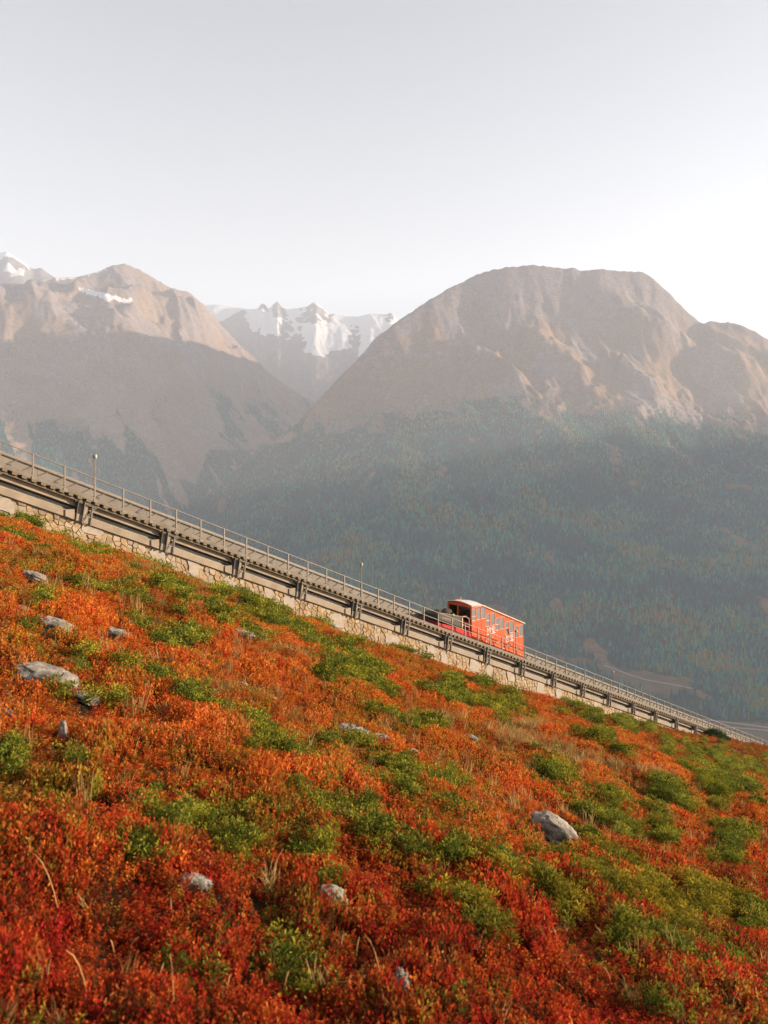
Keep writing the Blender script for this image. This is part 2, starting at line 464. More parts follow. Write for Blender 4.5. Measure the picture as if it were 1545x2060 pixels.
# the long ridge on the other side of the side valley
ridge_pts = [(-900, 640), (-300, 600), (-100, 590), (0, 572), (30, 575), (60, 575), (110, 557), (165, 552), (210, 540), (238, 531), (250, 528), (262, 533), (280, 541), (310, 560), (345, 577), (362, 580), (380, 583), (395, 597), (410, 611),
             (450, 660), (500, 712), (560, 762), (610, 798), (640, 812), (680, 850), (760, 920), (1100, 980)]
def ridge_height(xi, Z):
    xi = np.asarray(xi, float); Z = np.asarray(Z, float); sh = xi.shape; x = xi.ravel(); z = Z.ravel()
    cyv = np.interp(x, *zip(*ridge_pts)); cz = np.interp(x, [-900, 0, 300, 640, 1100], [4300, 5300, 6200, 7500, 7500])
    foot = np.interp(x, [-400, 100, 300, 420, 640, 720], [2900, 3300, 3800, 4400, 5400, 5600]); y0 = np.interp(x, [-900, 0, 400, 640, 720], [1080, 1060, 990, 880, 880])
    v = np.array([0, .12, .30, .48, .62, .74, .87, 1.0]); w = np.array([1, .86, .68, .50, .36, .27, .13, 0.0])
    zk = foot[:, None] + (cz - foot)[:, None] * v; yk = cyv[:, None] + (y0 - cyv)[:, None] * w
    hk = -(yk - YH) / FPX * zk
    H = pchip(zk, hk, np.minimum(z, cz)[:, None])[:, 0]
    hc = -(cyv - YH) / FPX * cz
    back = np.maximum(z - cz, 0)
    H = np.where(z > cz, hc - .55 * back, H)
    H = np.where(z < foot, hk[:, 0] - (foot - z) * np.interp(x, [300, 450], [.25, .8]), H)
    H = np.maximum(H, -630)
    X = (x - CX) / FPX * z
    t = np.clip((z - foot) / (cz - foot), 0, 2)
    amp = sstep(0, .15, t) * (1 - .82 * np.exp(-((t - 1) / .05) ** 2))
    yp = YH - H / np.maximum(z, 1) * FPX
    hi = sstep(.45, .8, t)
    gx = X + .55 * z                                  # gullies run down towards the side valley
    H = H + amp * (34 * fbm(X / 700, z / 800, 4, 121) + (30 + 52 * hi) * (ridged(gx / 620 + .25 * fbm(X / 400, z / 400, 3, 9), (z - X) / 1900, 6, 131, .52) - .9) + 16 * fbm(X / 120, z / 140, 5, 141, .6)) + 4 * sstep(.2, .5, t) * fbm(X / 40, z / 60, 3, 142)
    for pts, A, wl_, wr in RIDGE_SPURS:
        d, sgn, al = seg_dist(x, yp, pts)
        f = np.where(sgn > 0, np.exp(-(d / wl_) ** 2), np.exp(-(d / wr) ** 2))
        H = H + A * f * np.clip((1.03 - t) / .1, 0, 1)
    return H.reshape(sh)
RIDGE_SPURS = [([(-60, 600), (40, 622), (120, 650), (200, 668), (280, 682), (350, 692), (410, 700)], 150, 60, 40),
               ([(150, 585), (210, 610), (255, 640), (270, 660)], 80, 20, 20),
               ([(265, 610), (300, 618), (345, 640), (375, 660), (412, 695)], 110, 22, 20)]
xs = np.linspace(-800, 690, 400); zs = np.concatenate([np.linspace(2500, 3200, 8), np.linspace(3215, 7600, 400), np.linspace(7640, 8700, 20)])
XI, ZZ, H, V = fan(xs, zs, ridge_height)
YP = YH - H / ZZ * FPX; X = V[..., 0]
fst = sstep(-30, 60, YP - np.interp(XI, [0, 300, 450, 640], [850, 850, 800, 800]) + 60 * fbm(X / 420, ZZ / 420, 3, 81)) * sstep(-.30, .22, fbm((X + .6 * ZZ) / 210, (ZZ - X) / 1100, 5, 83, .6) + .45 * sstep(800, 960, YP) - .15)
fst = fst * (~(in_poly(XI, YP, [(350, 800), (420, 862), (480, 905), (420, 905), (395, 975), (355, 960), (300, 900), (250, 850), (230, 810), (290, 830), (340, 868), (330, 820)]))) 
in_s = [in_poly(XI + 6 * fbm(X / 90, ZZ / 90, 3, 86), YP + 3 * fbm(X / 70, ZZ / 70, 3, 87), pl) for pl in ([(155, 578), (185, 583), (225, 594), (268, 602), (262, 610), (235, 609), (200, 598), (165, 588)], [(105, 556), (165, 550), (215, 542), (165, 557), (110, 564)])]
snw = np.maximum(in_s[0], in_s[1]).astype(float)
gr = .45 + .55 * fbm(X / 300, ZZ / 300, 4, 88) + .25 * sstep(640, 760, YP) 
m_ridge = land_mat('ridge_ground', (.35, .27, .25), (.24, .185, .175), (.34, .235, .16), (.26, .18, .14), (.020, .040, .036), (.035, .050, .036))
ridge = link('mountain', np_mesh('mountain', V.reshape(-1, 3), grid_faces(*XI.shape)[:, ::-1], True, dict(forest=fst.ravel(), meadow=np.zeros(H.size), grass=gr.ravel(), snow=snw.ravel())), m_ridge)
tag(ridge, kind='structure')

# glaciers at the head of the side valley and the snow peak beyond the ridge
def simple_mountain(name, pts, zf, zc, y0, back, seed, amp, nx, nz, mat, vw, snow_fn, gully=1.0):
    def fn(xi, Z):
        sh = xi.shape; x = xi.ravel(); z = Z.ravel()
        cyv = np.interp(x, *zip(*pts)); cz = np.full_like(cyv, zc)
        yb = np.interp(x, *zip(*y0)) if isinstance(y0, list) else np.full_like(cyv, y0)
        zk = zf + (zc - zf) * np.array(vw[0]); yk = cyv[:, None] + (yb - cyv)[:, None] * np.array(vw[1])
        hk = -(yk - YH) / FPX * zk
        H = pchip(np.broadcast_to(zk, hk.shape), hk, np.minimum(z, zc)[:, None])[:, 0]
        bk = np.maximum(z - zc, 0)
        H = np.where(z > zc, -(cyv - YH) / FPX * zc - back * bk, H)
        X = (x - CX) / FPX * z; t = (z - zf) / (zc - zf)
        a = sstep(0, .1, t) * (1 - .85 * np.exp(-((t - 1) / .05) ** 2))
        return (H + a * amp * (fbm(X / 700, z / 700, 5, seed) + gully * (ridged(X / 520, z / 1400, 5, seed + 9) - .9)) + .25 * a * amp * fbm(X / 110, z / 150, 4, seed + 3)).reshape(sh)
    xs = np.linspace(pts[0][0], pts[-1][0], nx); zs = np.concatenate([np.linspace(zf, zc, nz), np.linspace(zc + 40, zc + 1500, 14)])
    XI, ZZ, H, V = fan(xs, zs, fn)
    YP = YH - H / ZZ * FPX
    sn, gr = snow_fn(XI, YP, V[..., 0], ZZ)
    z0 = np.zeros(H.size)
    o = link(name, np_mesh(name, V.reshape(-1, 3), grid_faces(*XI.shape)[:, ::-1], True, dict(forest=z0, meadow=z0, grass=gr.ravel(), snow=sn.ravel())), mat)
    return tag(o, kind='structure')
m_high = land_mat('high_rock', (.30, .25, .22), (.17, .145, .14), (.24, .17, .12), (.19, .14, .11), (.03, .04, .03), (.03, .04, .03), .8)
def glacier_snow(x, y, X, Z):
    line = np.interp(x, [380, 430, 470, 500, 530, 560, 600, 650, 700, 760, 830], [640, 645, 640, 655, 690, 672, 700, 712, 716, 712, 690]) + 26 * fbm(X / 420, Z / 420, 4, 201)
    s = sstep(10, -10, y - line)
    x = x + 7 * fbm(X / 130, Z / 130, 4, 207); y = y + 6 * fbm(X / 110, Z / 150, 4, 208)
    crag = np.zeros_like(s)
    for cx_, cy_, rx, ry in ((530, 618, 12, 12), (560, 622, 14, 22), (632, 628, 26, 24), (574, 660, 14, 26), (545, 690, 30, 16), (712, 680, 12, 24), (785, 640, 10, 12), (668, 634, 8, 4), (600, 690, 16, 20)):
        crag = np.maximum(crag, np.exp(-(((x - cx_) / rx) ** 2 + ((y - cy_) / ry) ** 2)) * 1.5)
    s = s - .9 * sstep(.42, .75, fbm(X / 240, Z / 420, 4, 209))
    return s - crag * (.75 + .7 * fbm(X / 90, Z / 90, 4, 203)), .35 + .4 * fbm(X / 300, Z / 300, 3, 204)
simple_mountain('mountain', [(300, 640), (380, 628), (405, 612), (440, 613), (470, 618), (500, 623), (518, 622), (526, 611), (533, 613), (540, 622), (552, 611), (558, 606), (566, 617), (576, 622), (600, 619), (618, 616), (628, 609), (636, 608), (646, 617),
                (660, 628), (680, 633), (700, 636), (720, 637), (745, 631), (776, 632), (786, 629), (792, 634), (799, 642), (860, 650), (1000, 660)], 8100, 10500, [(300, 860), (500, 840), (640, 820), (800, 800), (1000, 800)], .3, 210, 26, 300, 170, m_high,
                ([0, .25, .5, .75, 1.0], [1, .70, .47, .22, 0]), glacier_snow)
def peak_snow(x, y, X, Z):
    return sstep(.0, .25, fbm(X / 330, Z / 260, 4, 301) + .12 + .4 * sstep(545, 500, y) - .5 * sstep(535, 560, y)) * .9, .3 * np.ones_like(x)
simple_mountain('mountain', [(-700, 620), (-300, 560), (-160, 545), (-80, 525), (-40, 530), (0, 509), (14, 506), (28, 516), (42, 524), (58, 538), (70, 541), (82, 537), (96, 548), (112, 558), (150, 580), (300, 640)], 7600, 8800, 660, .35, 330, 40, 200, 90, m_high,
                ([0, .5, 1.0], [1, .5, 0]), peak_snow)

# the mountain on the west side of the valley: it stands outside the picture and keeps the valley floor in shade in the evening
wy = np.linspace(900, 5600, 160); wx = np.linspace(3250, 4880, 60)
WXX, WYY = np.meshgrid(wx, wy, indexing='ij')
wt = np.interp(WYY, [1050, 1600, 2200, 3000, 3900, 4700, 5600], [-560, 60, 480, 640, 620, 420, 100])
wcx = 4250 + 120 * fbm(WYY / 700, WYY * 0, 3, 901)
wh = wt - np.abs(WXX - wcx) * np.where(WXX < wcx, 1.15, 1.6) + 60 * fbm(WXX / 420, WYY / 420, 5, 903) + 40 * (ridged(WXX / 500, WYY / 380, 5, 905) - .9)
wh = np.maximum(wh, -630)
z0 = np.zeros(wh.size)
tag(link('mountain', np_mesh('mountain', np.stack([WXX, WYY, wh], -1).reshape(-1, 3), grid_faces(*WXX.shape), True, dict(forest=sstep(250, 100, wh).ravel(), meadow=z0, grass=z0 + .5, snow=z0)), m_ridge), kind='structure')

# far low ground below everything, out to the edge of the haze
m_low = surf_mat('valley_ground', (.10, .085, .05), (.06, .06, .035), .01, 1, 0, coord='Object')
gp = link('ground', np_mesh('ground', [(-8500, -1900, -640), (4900, -1900, -640), (4900, 12500, -640), (-8500, 12500, -640)], [[0, 1, 2, 3]]), m_low)
tag(gp, kind='structure')

# roads and a path on the valley floor
m_road = surf_mat('road_gravel', (.34, .30, .26), (.26, .23, .2), .2, 1, 0)
def valley_point(x, y):
    r = -(y - YH) / FPX
    z = np.linspace(1200, 2600, 1500)
    h = peak_height(np.full_like(z, x), z)
    i = int(np.argmax(h >= r * z)) or 1499
    return (x - CX) / FPX * z[i], z[i], h[i]
def strip(name, pts, width):
    P = np.array([valley_point(*q) for q in pts]); t = np.linspace(0, len(P) - 1, 60)
    Q = np.stack([np.interp(t, np.arange(len(P)), P[:, k]) for k in range(3)], -1)
    xi = Q[:, 0] / Q[:, 1] * FPX + CX
    d = np.gradient(Q, axis=0); n = np.stack([-d[:, 1], d[:, 0]], -1); n /= np.linalg.norm(n, axis=1)[:, None]
    rows = []
    for sgn in (-1, 1):
        q = Q.copy(); q[:, :2] += sgn * n * width / 2
        q[:, 2] = peak_height(q[:, 0] / q[:, 1] * FPX + CX, q[:, 1]) + .5
        rows.append(q)
    V = np.stack(rows, 1).reshape(-1, 3)
    return tag(link(name, np_mesh(name, V, grid_faces(60, 2)), m_road), kind='structure')
strip('road', [(1400, 1446), (1450, 1452), (1500, 1458), (1545, 1464), (1620, 1474)], 9)
strip('road', [(1455, 1463), (1500, 1466), (1545, 1470), (1620, 1480)], 7)
strip('path', [(1215, 1338), (1262, 1356), (1300, 1368), (1345, 1376), (1395, 1386)], 8)

# ------------------------------------------------------------------ geometry-node scatter
def scatter(name, pts, rot, scl, kinds, protos, attrs=None, parent=None, solid=False):
    me = bpy.data.meshes.new(name)
    n = len(pts)
    me.vertices.add(n); me.vertices.foreach_set('co', np.asarray(pts, np.float32).ravel())
    for nm, v in dict(rot=rot, scl=scl, **(attrs or {})).items():
        a = me.attributes.new(nm, 'FLOAT_VECTOR', 'POINT'); a.data.foreach_set('vector', np.asarray(v, np.float32).ravel())
    a = me.attributes.new('pick', 'INT', 'POINT'); a.data.foreach_set('value', np.asarray(kinds, np.int32))
    o = link(name, me, None, parent)
    ng = bpy.data.node_groups.new(name, 'GeometryNodeTree')
    ng.interface.new_socket('Geometry', in_out='INPUT', socket_type='NodeSocketGeometry')
    ng.interface.new_socket('Geometry', in_out='OUTPUT', socket_type='NodeSocketGeometry')
    gi, go = ng.nodes.new('NodeGroupInput'), ng.nodes.new('NodeGroupOutput')
    iop = ng.nodes.new('GeometryNodeInstanceOnPoints'); jn = ng.nodes.new('GeometryNodeJoinGeometry')
    for p_ in protos:
        oi = ng.nodes.new('GeometryNodeObjectInfo'); oi.inputs['Object'].default_value = p_; oi.inputs['As Instance'].default_value = True
        ng.links.new(oi.outputs['Geometry'], jn.inputs[0])
    def na(nm, dt):
        q = ng.nodes.new('GeometryNodeInputNamedAttribute'); q.data_type = dt; q.inputs[0].default_value = nm; return q.outputs[0]
    er = ng.nodes.new('FunctionNodeEulerToRotation')
    ng.links.new(na('rot', 'FLOAT_VECTOR'), er.inputs[0]); ng.links.new(er.outputs[0], iop.inputs['Rotation'])
    ng.links.new(na('scl', 'FLOAT_VECTOR'), iop.inputs['Scale']); ng.links.new(na('pick', 'INT'), iop.inputs['Instance Index'])
    iop.inputs['Pick Instance'].default_value = True
    ng.links.new(gi.outputs[0], iop.inputs['Points']); ng.links.new(jn.outputs[0], iop.inputs['Instance'])
    if solid:
        rl = ng.nodes.new('GeometryNodeRealizeInstances'); ng.links.new(iop.outputs[0], rl.inputs[0]); ng.links.new(rl.outputs[0], go.inputs[0])
    else: ng.links.new(iop.outputs[0], go.inputs[0])
    md_ = o.modifiers.new('scatter', 'NODES'); md_.node_group = ng
    return o
def proto(name, verts, faces, mats, var=None, mat_idx=None):
    """a plant to copy by geometry nodes; not linked to the scene"""
    me = np_mesh(name, verts, faces, False, dict(var=var) if var is not None else None)
    for m_ in mats: me.materials.append(m_)
    if mat_idx is not None: me.polygons.foreach_set('material_index', np.asarray(mat_idx, np.int32))
    return bpy.data.objects.new(name, me)

# ------------------------------------------------------------------ conifers
m_bark = surf_mat('conifer_bark', (.09, .06, .04), (.05, .035, .025), 3, .9, .3)
m_needle = leaf_mat('conifer_needles', None, .55, 1.35, .15)
def conifer(seed, slim=1.0):
    """crown of drooping ragged tiers, 1 unit tall; returns crown verts, tri faces, var"""
    r = random.Random(seed); vs, fs, var = [], [], []
    nt_ = 8
    for k in range(nt_):
        t = k / nt_
        z0 = .10 + .88 * t; rad = (.21 * (1 - t) ** .85 + .02) * slim * r.uniform(.85, 1.12)
        n = 7; ph = r.random() * 6.28
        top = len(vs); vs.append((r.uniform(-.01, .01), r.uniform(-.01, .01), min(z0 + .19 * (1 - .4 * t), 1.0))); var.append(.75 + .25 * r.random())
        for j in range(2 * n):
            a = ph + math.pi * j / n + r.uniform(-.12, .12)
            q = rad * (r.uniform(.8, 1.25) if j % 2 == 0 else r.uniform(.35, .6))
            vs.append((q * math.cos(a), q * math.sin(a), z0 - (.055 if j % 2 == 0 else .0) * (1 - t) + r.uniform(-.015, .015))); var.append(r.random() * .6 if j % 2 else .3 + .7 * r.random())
        for j in range(2 * n):
            fs.append((top, top + 1 + j, top + 1 + (j + 1) % (2 * n)))
    return vs, fs, var
def trunk_geo():
    vs, fs = [], []
    for z, q in ((-.04, .016), (.5, .010), (.95, .003)):
        for j in range(5): vs.append((q * math.cos(j * 1.2566), q * math.sin(j * 1.2566), z))
    for i in range(2):
        for j in range(5):
            a, b_, c_, d_ = i * 5 + j, i * 5 + (j + 1) % 5, (i + 1) * 5 + (j + 1) % 5, (i + 1) * 5 + j
            fs += [(a, b_, c_), (a, c_, d_)]
    return vs, fs
tree_protos, crown_data = [], []
tv, tf = trunk_geo()
for i, sl in enumerate((.9, 1.1, 1.0, 1.25)):
    v_, f_, var_ = conifer(40 + i, sl)
    crown_data.append((v_, f_, var_))
    n0 = len(v_)
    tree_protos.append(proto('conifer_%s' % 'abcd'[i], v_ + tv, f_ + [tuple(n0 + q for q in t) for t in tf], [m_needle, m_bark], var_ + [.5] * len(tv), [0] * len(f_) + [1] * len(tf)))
TREE_TINTS = np.array([(.006, .10, .125), (.014, .19, .195), (.055, .24, .165), (.170, .240, .110), (.30, .20, .08)])  # teal of the shaded, hazy valley is put into the needle colours
def slope_points(n, xr, zr, fn, dens_fn, seed):
    r = np.random.default_rng(seed)
    x = r.uniform(*xr, n); z = np.sqrt(r.uniform(zr[0] ** 2, zr[1] ** 2, n))
    h = fn(x, z); yp = YH - h / z * FPX; X = (x - CX) / FPX * z
    keep = r.random(n) < dens_fn(x, yp, X, z)
    return np.stack([X, z, h], -1)[keep], x[keep], yp[keep]
def d_peak(x, yp, X, z):
    f = tree_line(x, yp, X, z) * ~meadow(x, yp, X, z)
    cz = np.interp(x, *zip(*crest_z))
    sparse = sstep(-.1, .5, fbm(X / 90, z / 90, 3, 95))
    vis = np.where((yp > 1330) & (x < 1420), .25 + .75 * sparse, 1.0)
    return f * (z < cz) * np.where(z < 2120, vis * 1.0, 1.0)
PT, px_, py_ = slope_points(118000, (300, 1680), (1620, 4700), peak_height, d_peak, 5)
nz_ = len(PT)
ht = (10 + 14 * rng.random(nz_) ** 1.6) * (1 - .25 * sstep(3200, 4400, PT[:, 1])) * (1 + .15 * gnoise(PT[:, 0] / 150, PT[:, 1] / 150, 15))
mixn = fbm(PT[:, 0] / 260, PT[:, 1] / 260, 3, 97) + rng.normal(0, .38, nz_)
ti = np.clip(np.digitize(mixn, [-.15, .22, .58, .98]), 0, 4)
tt = TREE_TINTS[ti] * rng.uniform(.6, 1.5, (nz_, 1))
trail = np.polyval([0.391808, 886.5555], px_)
vis_ = (px_ > -5) & (px_ < 1550) & (py_ < trail - 14)
order = np.argsort(np.where(vis_, -ht / PT[:, 1], 1))
pick300 = order[:300]
rest = np.ones(nz_, bool); rest[pick300] = False
rz = rng.uniform(0, 6.28, nz_)
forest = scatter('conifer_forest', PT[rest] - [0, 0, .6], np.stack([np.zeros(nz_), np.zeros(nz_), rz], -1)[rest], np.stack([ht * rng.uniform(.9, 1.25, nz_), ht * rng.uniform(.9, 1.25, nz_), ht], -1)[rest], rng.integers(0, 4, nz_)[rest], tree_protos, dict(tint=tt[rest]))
tag(forest, 'dark conifer forest covering the valley side below the broad peak', 'forest', kind='stuff')
trunk_me = np_mesh('trunk', tv, tf); trunk_me.materials.append(m_bark)
crown_me = []
names_ = ['blue green', 'dark green', 'olive green', 'yellow green', 'golden']
crown_mats = [leaf_mat('needles_' + nm.replace(' ', '_'), tuple(TREE_TINTS[i]), .55, 1.35, .15) for i, nm in enumerate(names_)]
for i in range(5):
    row = []
    for v_, f_, var_ in crown_data:
        me = np_mesh('crown', v_, f_, False, dict(var=var_)); me.materials.append(crown_mats[i]); row.append(me)
    crown_me.append(row)
for k in pick300:
    e = empty('conifer_tree', PT[k] - [0, 0, .6], rz[k]); e.scale = (ht[k] * 1.08, ht[k] * 1.08, ht[k])
    tag(e, '%s conifer among the nearest rows of the valley forest' % names_[ti[k]], 'tree', '%s conifers at the near edge of the valley forest' % names_[ti[k]])
    link('crown', crown_me[ti[k]][k % 4], None, e); link('trunk', trunk_me, None, e)
# woods on the ridge across the side valley
def d_ridge(x, yp, X, z):
    f = sstep(-30, 60, yp - np.interp(x, [0, 300, 450, 640], [850, 850, 800, 800]) + 60 * fbm(X / 420, z / 420, 3, 81)) * sstep(-.30, .22, fbm((X + .6 * z) / 210, (z - X) / 1100, 5, 83, .6) + .45 * sstep(800, 960, yp) - .15)
    return f * ~in_poly(x, yp, [(350, 800), (420, 862), (480, 905), (420, 905), (395, 975), (355, 960), (300, 900), (250, 850), (230, 810), (290, 830), (340, 868), (330, 820)])
PR, rx_, ry_ = slope_points(60000, (-80, 690), (3000, 7000), ridge_height, d_ridge, 6)
nr_ = len(PR); hr = rng.uniform(10, 18, nr_)
wood = scatter('ridge_woods', PR, np.stack([np.zeros(nr_)] * 2 + [rng.uniform(0, 6, nr_)], -1), np.stack([hr * 1.3, hr * 1.3, hr], -1), rng.integers(0, 4, nr_), tree_protos, dict(tint=TREE_TINTS[rng.integers(0, 3, nr_)]))
tag(wood, 'blue green woods in strips on the shaded ridge slope', 'forest', kind='stuff')

# ------------------------------------------------------------------ heath on the hillside
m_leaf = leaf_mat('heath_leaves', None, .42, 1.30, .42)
m_stem = surf_mat('woody_stem', (.10, .055, .03), (.06, .035, .02), 20, .9, 0)
def leafy_clump(seed, n_stem=9, n_leaf=9, leaf=.20, spread=.9, height=1.25):
    """upright twigs set with small oval leaves; about 1 unit in radius"""
    r = np.random.default_rng(seed); V, F, var = [], [], []
    for i in range(n_stem):
        a = r.uniform(0, 6.28); rr = spread * math.sqrt(r.random())
        base = np.array([rr * math.cos(a) * .6, rr * math.sin(a) * .6, -.25]); hgt = height * r.uniform(.6, 1.05) * (1 - .35 * rr)
        tip = np.array([rr * math.cos(a) * 1.05, rr * math.sin(a) * 1.05, hgt])
        sv = r.uniform(.0, .35)
        for j in range(n_leaf):
            t = .30 + .70 * (j + r.random()) / n_leaf
            c_ = base + (tip - base) * t
            la = r.uniform(0, 6.28); up = r.uniform(.2, 1.1)
            d_ = np.array([math.cos(la), math.sin(la), up]); d_ /= np.linalg.norm(d_)
            s_ = np.cross(d_, [r.normal(), r.normal(), r.normal()]); s_ /= np.linalg.norm(s_) + 1e-9
            l_ = leaf * r.uniform(.7, 1.25)
            n0 = len(V)
            V += [c_, c_ + d_ * l_ * .55 + s_ * l_ * .30, c_ + d_ * l_, c_ + d_ * l_ * .55 - s_ * l_ * .30]
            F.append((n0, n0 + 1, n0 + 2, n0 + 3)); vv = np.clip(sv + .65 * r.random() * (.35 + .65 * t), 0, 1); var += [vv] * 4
    return np.array(V), np.array(F), np.array(var)
def grass_tuft(seed, n=16, lean=.5, width=.03):
    r = np.random.default_rng(seed); V, F, var = [], [], []
    for i in range(n):
        a = r.uniform(0, 6.28); b0 = np.array([r.normal(0, .16), r.normal(0, .16), -.1]); d_ = np.array([math.cos(a), math.sin(a), 0]); s_ = np.array([-d_[1], d_[0], 0])
        hgt = r.uniform(.6, 1.3); ln = lean * r.uniform(.2, 1.2); w_ = width * r.uniform(.7, 1.3); vv = r.random()
        n0 = len(V)
        for t in (0, .4, .75, 1.0):
            c_ = b0 + d_ * ln * t**2 + np.array([0, 0, hgt * (t - .22 * t**3 * ln)])
            ww = w_ * (1 - t) ** .6 + .004
            V += [c_ - s_ * ww, c_ + s_ * ww]; var += [np.clip(.25 + .7 * vv * (.4 + .6 * t), 0, 1)] * 2
        for k in range(3): F.append((n0 + 2 * k, n0 + 2 * k + 1, n0 + 2 * k + 3, n0 + 2 * k + 2))
    return np.array(V), np.array(F), np.array(var)
def needle_tuft(seed, n=150, ln=.20, wd=.040):
    """rounded prickly lobe of a creeping juniper: several small knobs of short needles"""
    r = np.random.default_rng(seed); V, F, var = [], [], []
    knobs = [(np.array([r.normal(0, .42), r.normal(0, .42), r.uniform(.0, .55)]), r.uniform(.26, .44), r.uniform(-.12, .16)) for _ in range(7)]
    for i in range(n):
        kc, kr, kv = knobs[i % 7]
        a_ = r.uniform(0, 6.28); u_ = r.uniform(-.35, 1.0); q_ = math.sqrt(max(0, 1 - u_ * u_)); sh = r.uniform(.6, 1.0)
        nn_ = np.array([q_ * math.cos(a_), q_ * math.sin(a_), u_]); c_ = kc + nn_ * kr * sh
        d_ = nn_ + r.normal(0, .5, 3) + [0, 0, .3]; d_ /= np.linalg.norm(d_)
        s_ = np.cross(d_, r.normal(0, 1, 3)); s_ /= np.linalg.norm(s_) + 1e-9
        l_ = ln * r.uniform(.6, 1.25); n0 = len(V)
        V += [c_ - s_ * wd, c_ + s_ * wd, c_ + d_ * l_ + s_ * wd * .5, c_ + d_ * l_ - s_ * wd * .5]
        F.append((n0, n0 + 1, n0 + 2, n0 + 3)); b_ = np.clip(.16 + kv + .22 * r.random() + .40 * max(u_, 0) * sh, 0, .8)  # lobe tops and needle tips lighter, insides darker: light put into the colour
        var += [b_ * .6, b_ * .6, min(b_ + .2, 1), min(b_ + .2, 1)]
    return np.array(V), np.array(F), np.array(var)
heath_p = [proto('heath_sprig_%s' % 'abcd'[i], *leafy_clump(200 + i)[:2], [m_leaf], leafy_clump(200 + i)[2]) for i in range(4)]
grass_p = [proto('grass_tuft_%s' % 'abc'[i], *grass_tuft(300 + i)[:2], [m_leaf], grass_tuft(300 + i)[2]) for i in range(3)]
m_jun = leaf_mat('juniper_needles', None, .18, 1.55, .25)
jun_p = [proto('juniper_spray_%s' % 'abc'[i], *needle_tuft(400 + i)[:2], [m_jun], needle_tuft(400 + i)[2]) for i in range(3)]
m_jun_own = leaf_mat('juniper_needles_own', None, .18, 1.55, .25, 'GEOMETRY'); m_leaf_own = leaf_mat('bush_leaves', None, .40, 1.35, .35, 'GEOMETRY')
jun_own = [proto('juniper_lobe_%s' % 'abc'[i], *needle_tuft(400 + i)[:2], [m_jun_own], needle_tuft(400 + i)[2]) for i in range(3)]
bush_own = [proto('bush_spray_%s' % 'ab'[i], *leafy_clump(200 + i)[:2], [m_leaf_own], leafy_clump(200 + i)[2]) for i in range(2)]

# green mats, as seen in the photograph (pixel centre, half width, half height, tilt)
MATS = [(700, 1362, 80, 26, 22), (775, 1400, 48, 20, 18), (645, 1338, 40, 12, 15), (530, 1495, 48, 22, 10), (588, 1527, 32, 14, 10), (690, 1512, 48, 16, 5), (835, 1566, 55, 18, 20), (838, 1602, 62, 20, 8), (1000, 1442, 60, 18, 20), (925, 1418, 55, 16, 10),
        (1245, 1458, 62, 14, 12), (1120, 1575, 40, 16, 15), (1135, 1600, 26, 12, 10), (1222, 1640, 40, 24, 15), (1290, 1655, 60, 30, 20), (1355, 1628, 58, 18, 10), (1318, 1690, 50, 18, 15), (1475, 1600, 50, 16, 10), (1500, 1640, 45, 14, 10), (1365, 1600, 30, 10, 15),
        (500, 1682, 70, 30, -5), (440, 1692, 34, 26, 0), (565, 1662, 50, 26, 10), (352, 1690, 24, 18, 0), (300, 1650, 24, 16, 0), (262, 1614, 24, 22, 0), (640, 1762, 26, 30, 0), (655, 1800, 18, 14, 0), (830, 1732, 42, 26, 10), (915, 1742, 40, 24, 10),
        (1050, 1808, 80, 34, 20), (1020, 1770, 30, 30, 10), (940, 1862, 80, 18, 30), (1180, 1790, 90, 30, 18), (1240, 1762, 60, 18, 12), (1330, 1830, 70, 24, 20), (1350, 1880, 50, 26, 20), (1440, 1830, 60, 26, 15), (1275, 1772, 50, 16, 10), (1100, 1850, 70, 26, 25),
        (1260, 1915, 60, 24, 25), (1395, 1915, 40, 14, 5), (1450, 1960, 45, 30, 40), (960, 1895, 50, 16, 30), (1540, 1870, 50, 20, 10), (105, 1712, 40, 20, 0), (150, 1700, 20, 14, 0), (95, 1585, 26, 14, 0), (20, 1540, 26, 22, 0), (280, 1740, 60, 14, 5), (330, 1605, 40, 12, 10),
        (180, 1335, 34, 14, 15), (228, 1358, 40, 14, 20), (318, 1388, 24, 14, 40), (195, 1435, 30, 10, 5), (275, 1268, 40, 14, 15), (305, 1305, 40, 12, 15), (340, 1325, 30, 10, 20), (390, 1300, 50, 14, 15), (420, 1255, 40, 10, 15), (250, 1205, 60, 12, 18), (130, 1165, 14, 7, 0),
        (335, 1200, 34, 10, 18), (90, 1222, 24, 8, 0), (60, 1270, 26, 8, 0), (380, 1425, 26, 10, 10), (440, 1450, 36, 12, 10), (1210, 1500, 30, 9, 5), (1415, 1520, 60, 10, 10), (1460, 1545, 60, 12, 8), (1380, 1500, 40, 8, 10), (560, 1270, 50, 9, 20), (500, 1225, 40, 7, 20),
        (1150, 1430, 40, 8, 12), (850, 1470, 34, 10, 8), (200, 1990, 60, 20, 0), (1480, 1700, 24, 30, 30), (1130, 2035, 40, 14, 0), (1300, 2040, 50, 14, 0), (470, 1890, 40, 12, 0), (600, 1610, 30, 10, 0), (160, 1560, 20, 10, 0), (700, 1690, 30, 10, 5), (740, 1640, 26, 10, 10)]
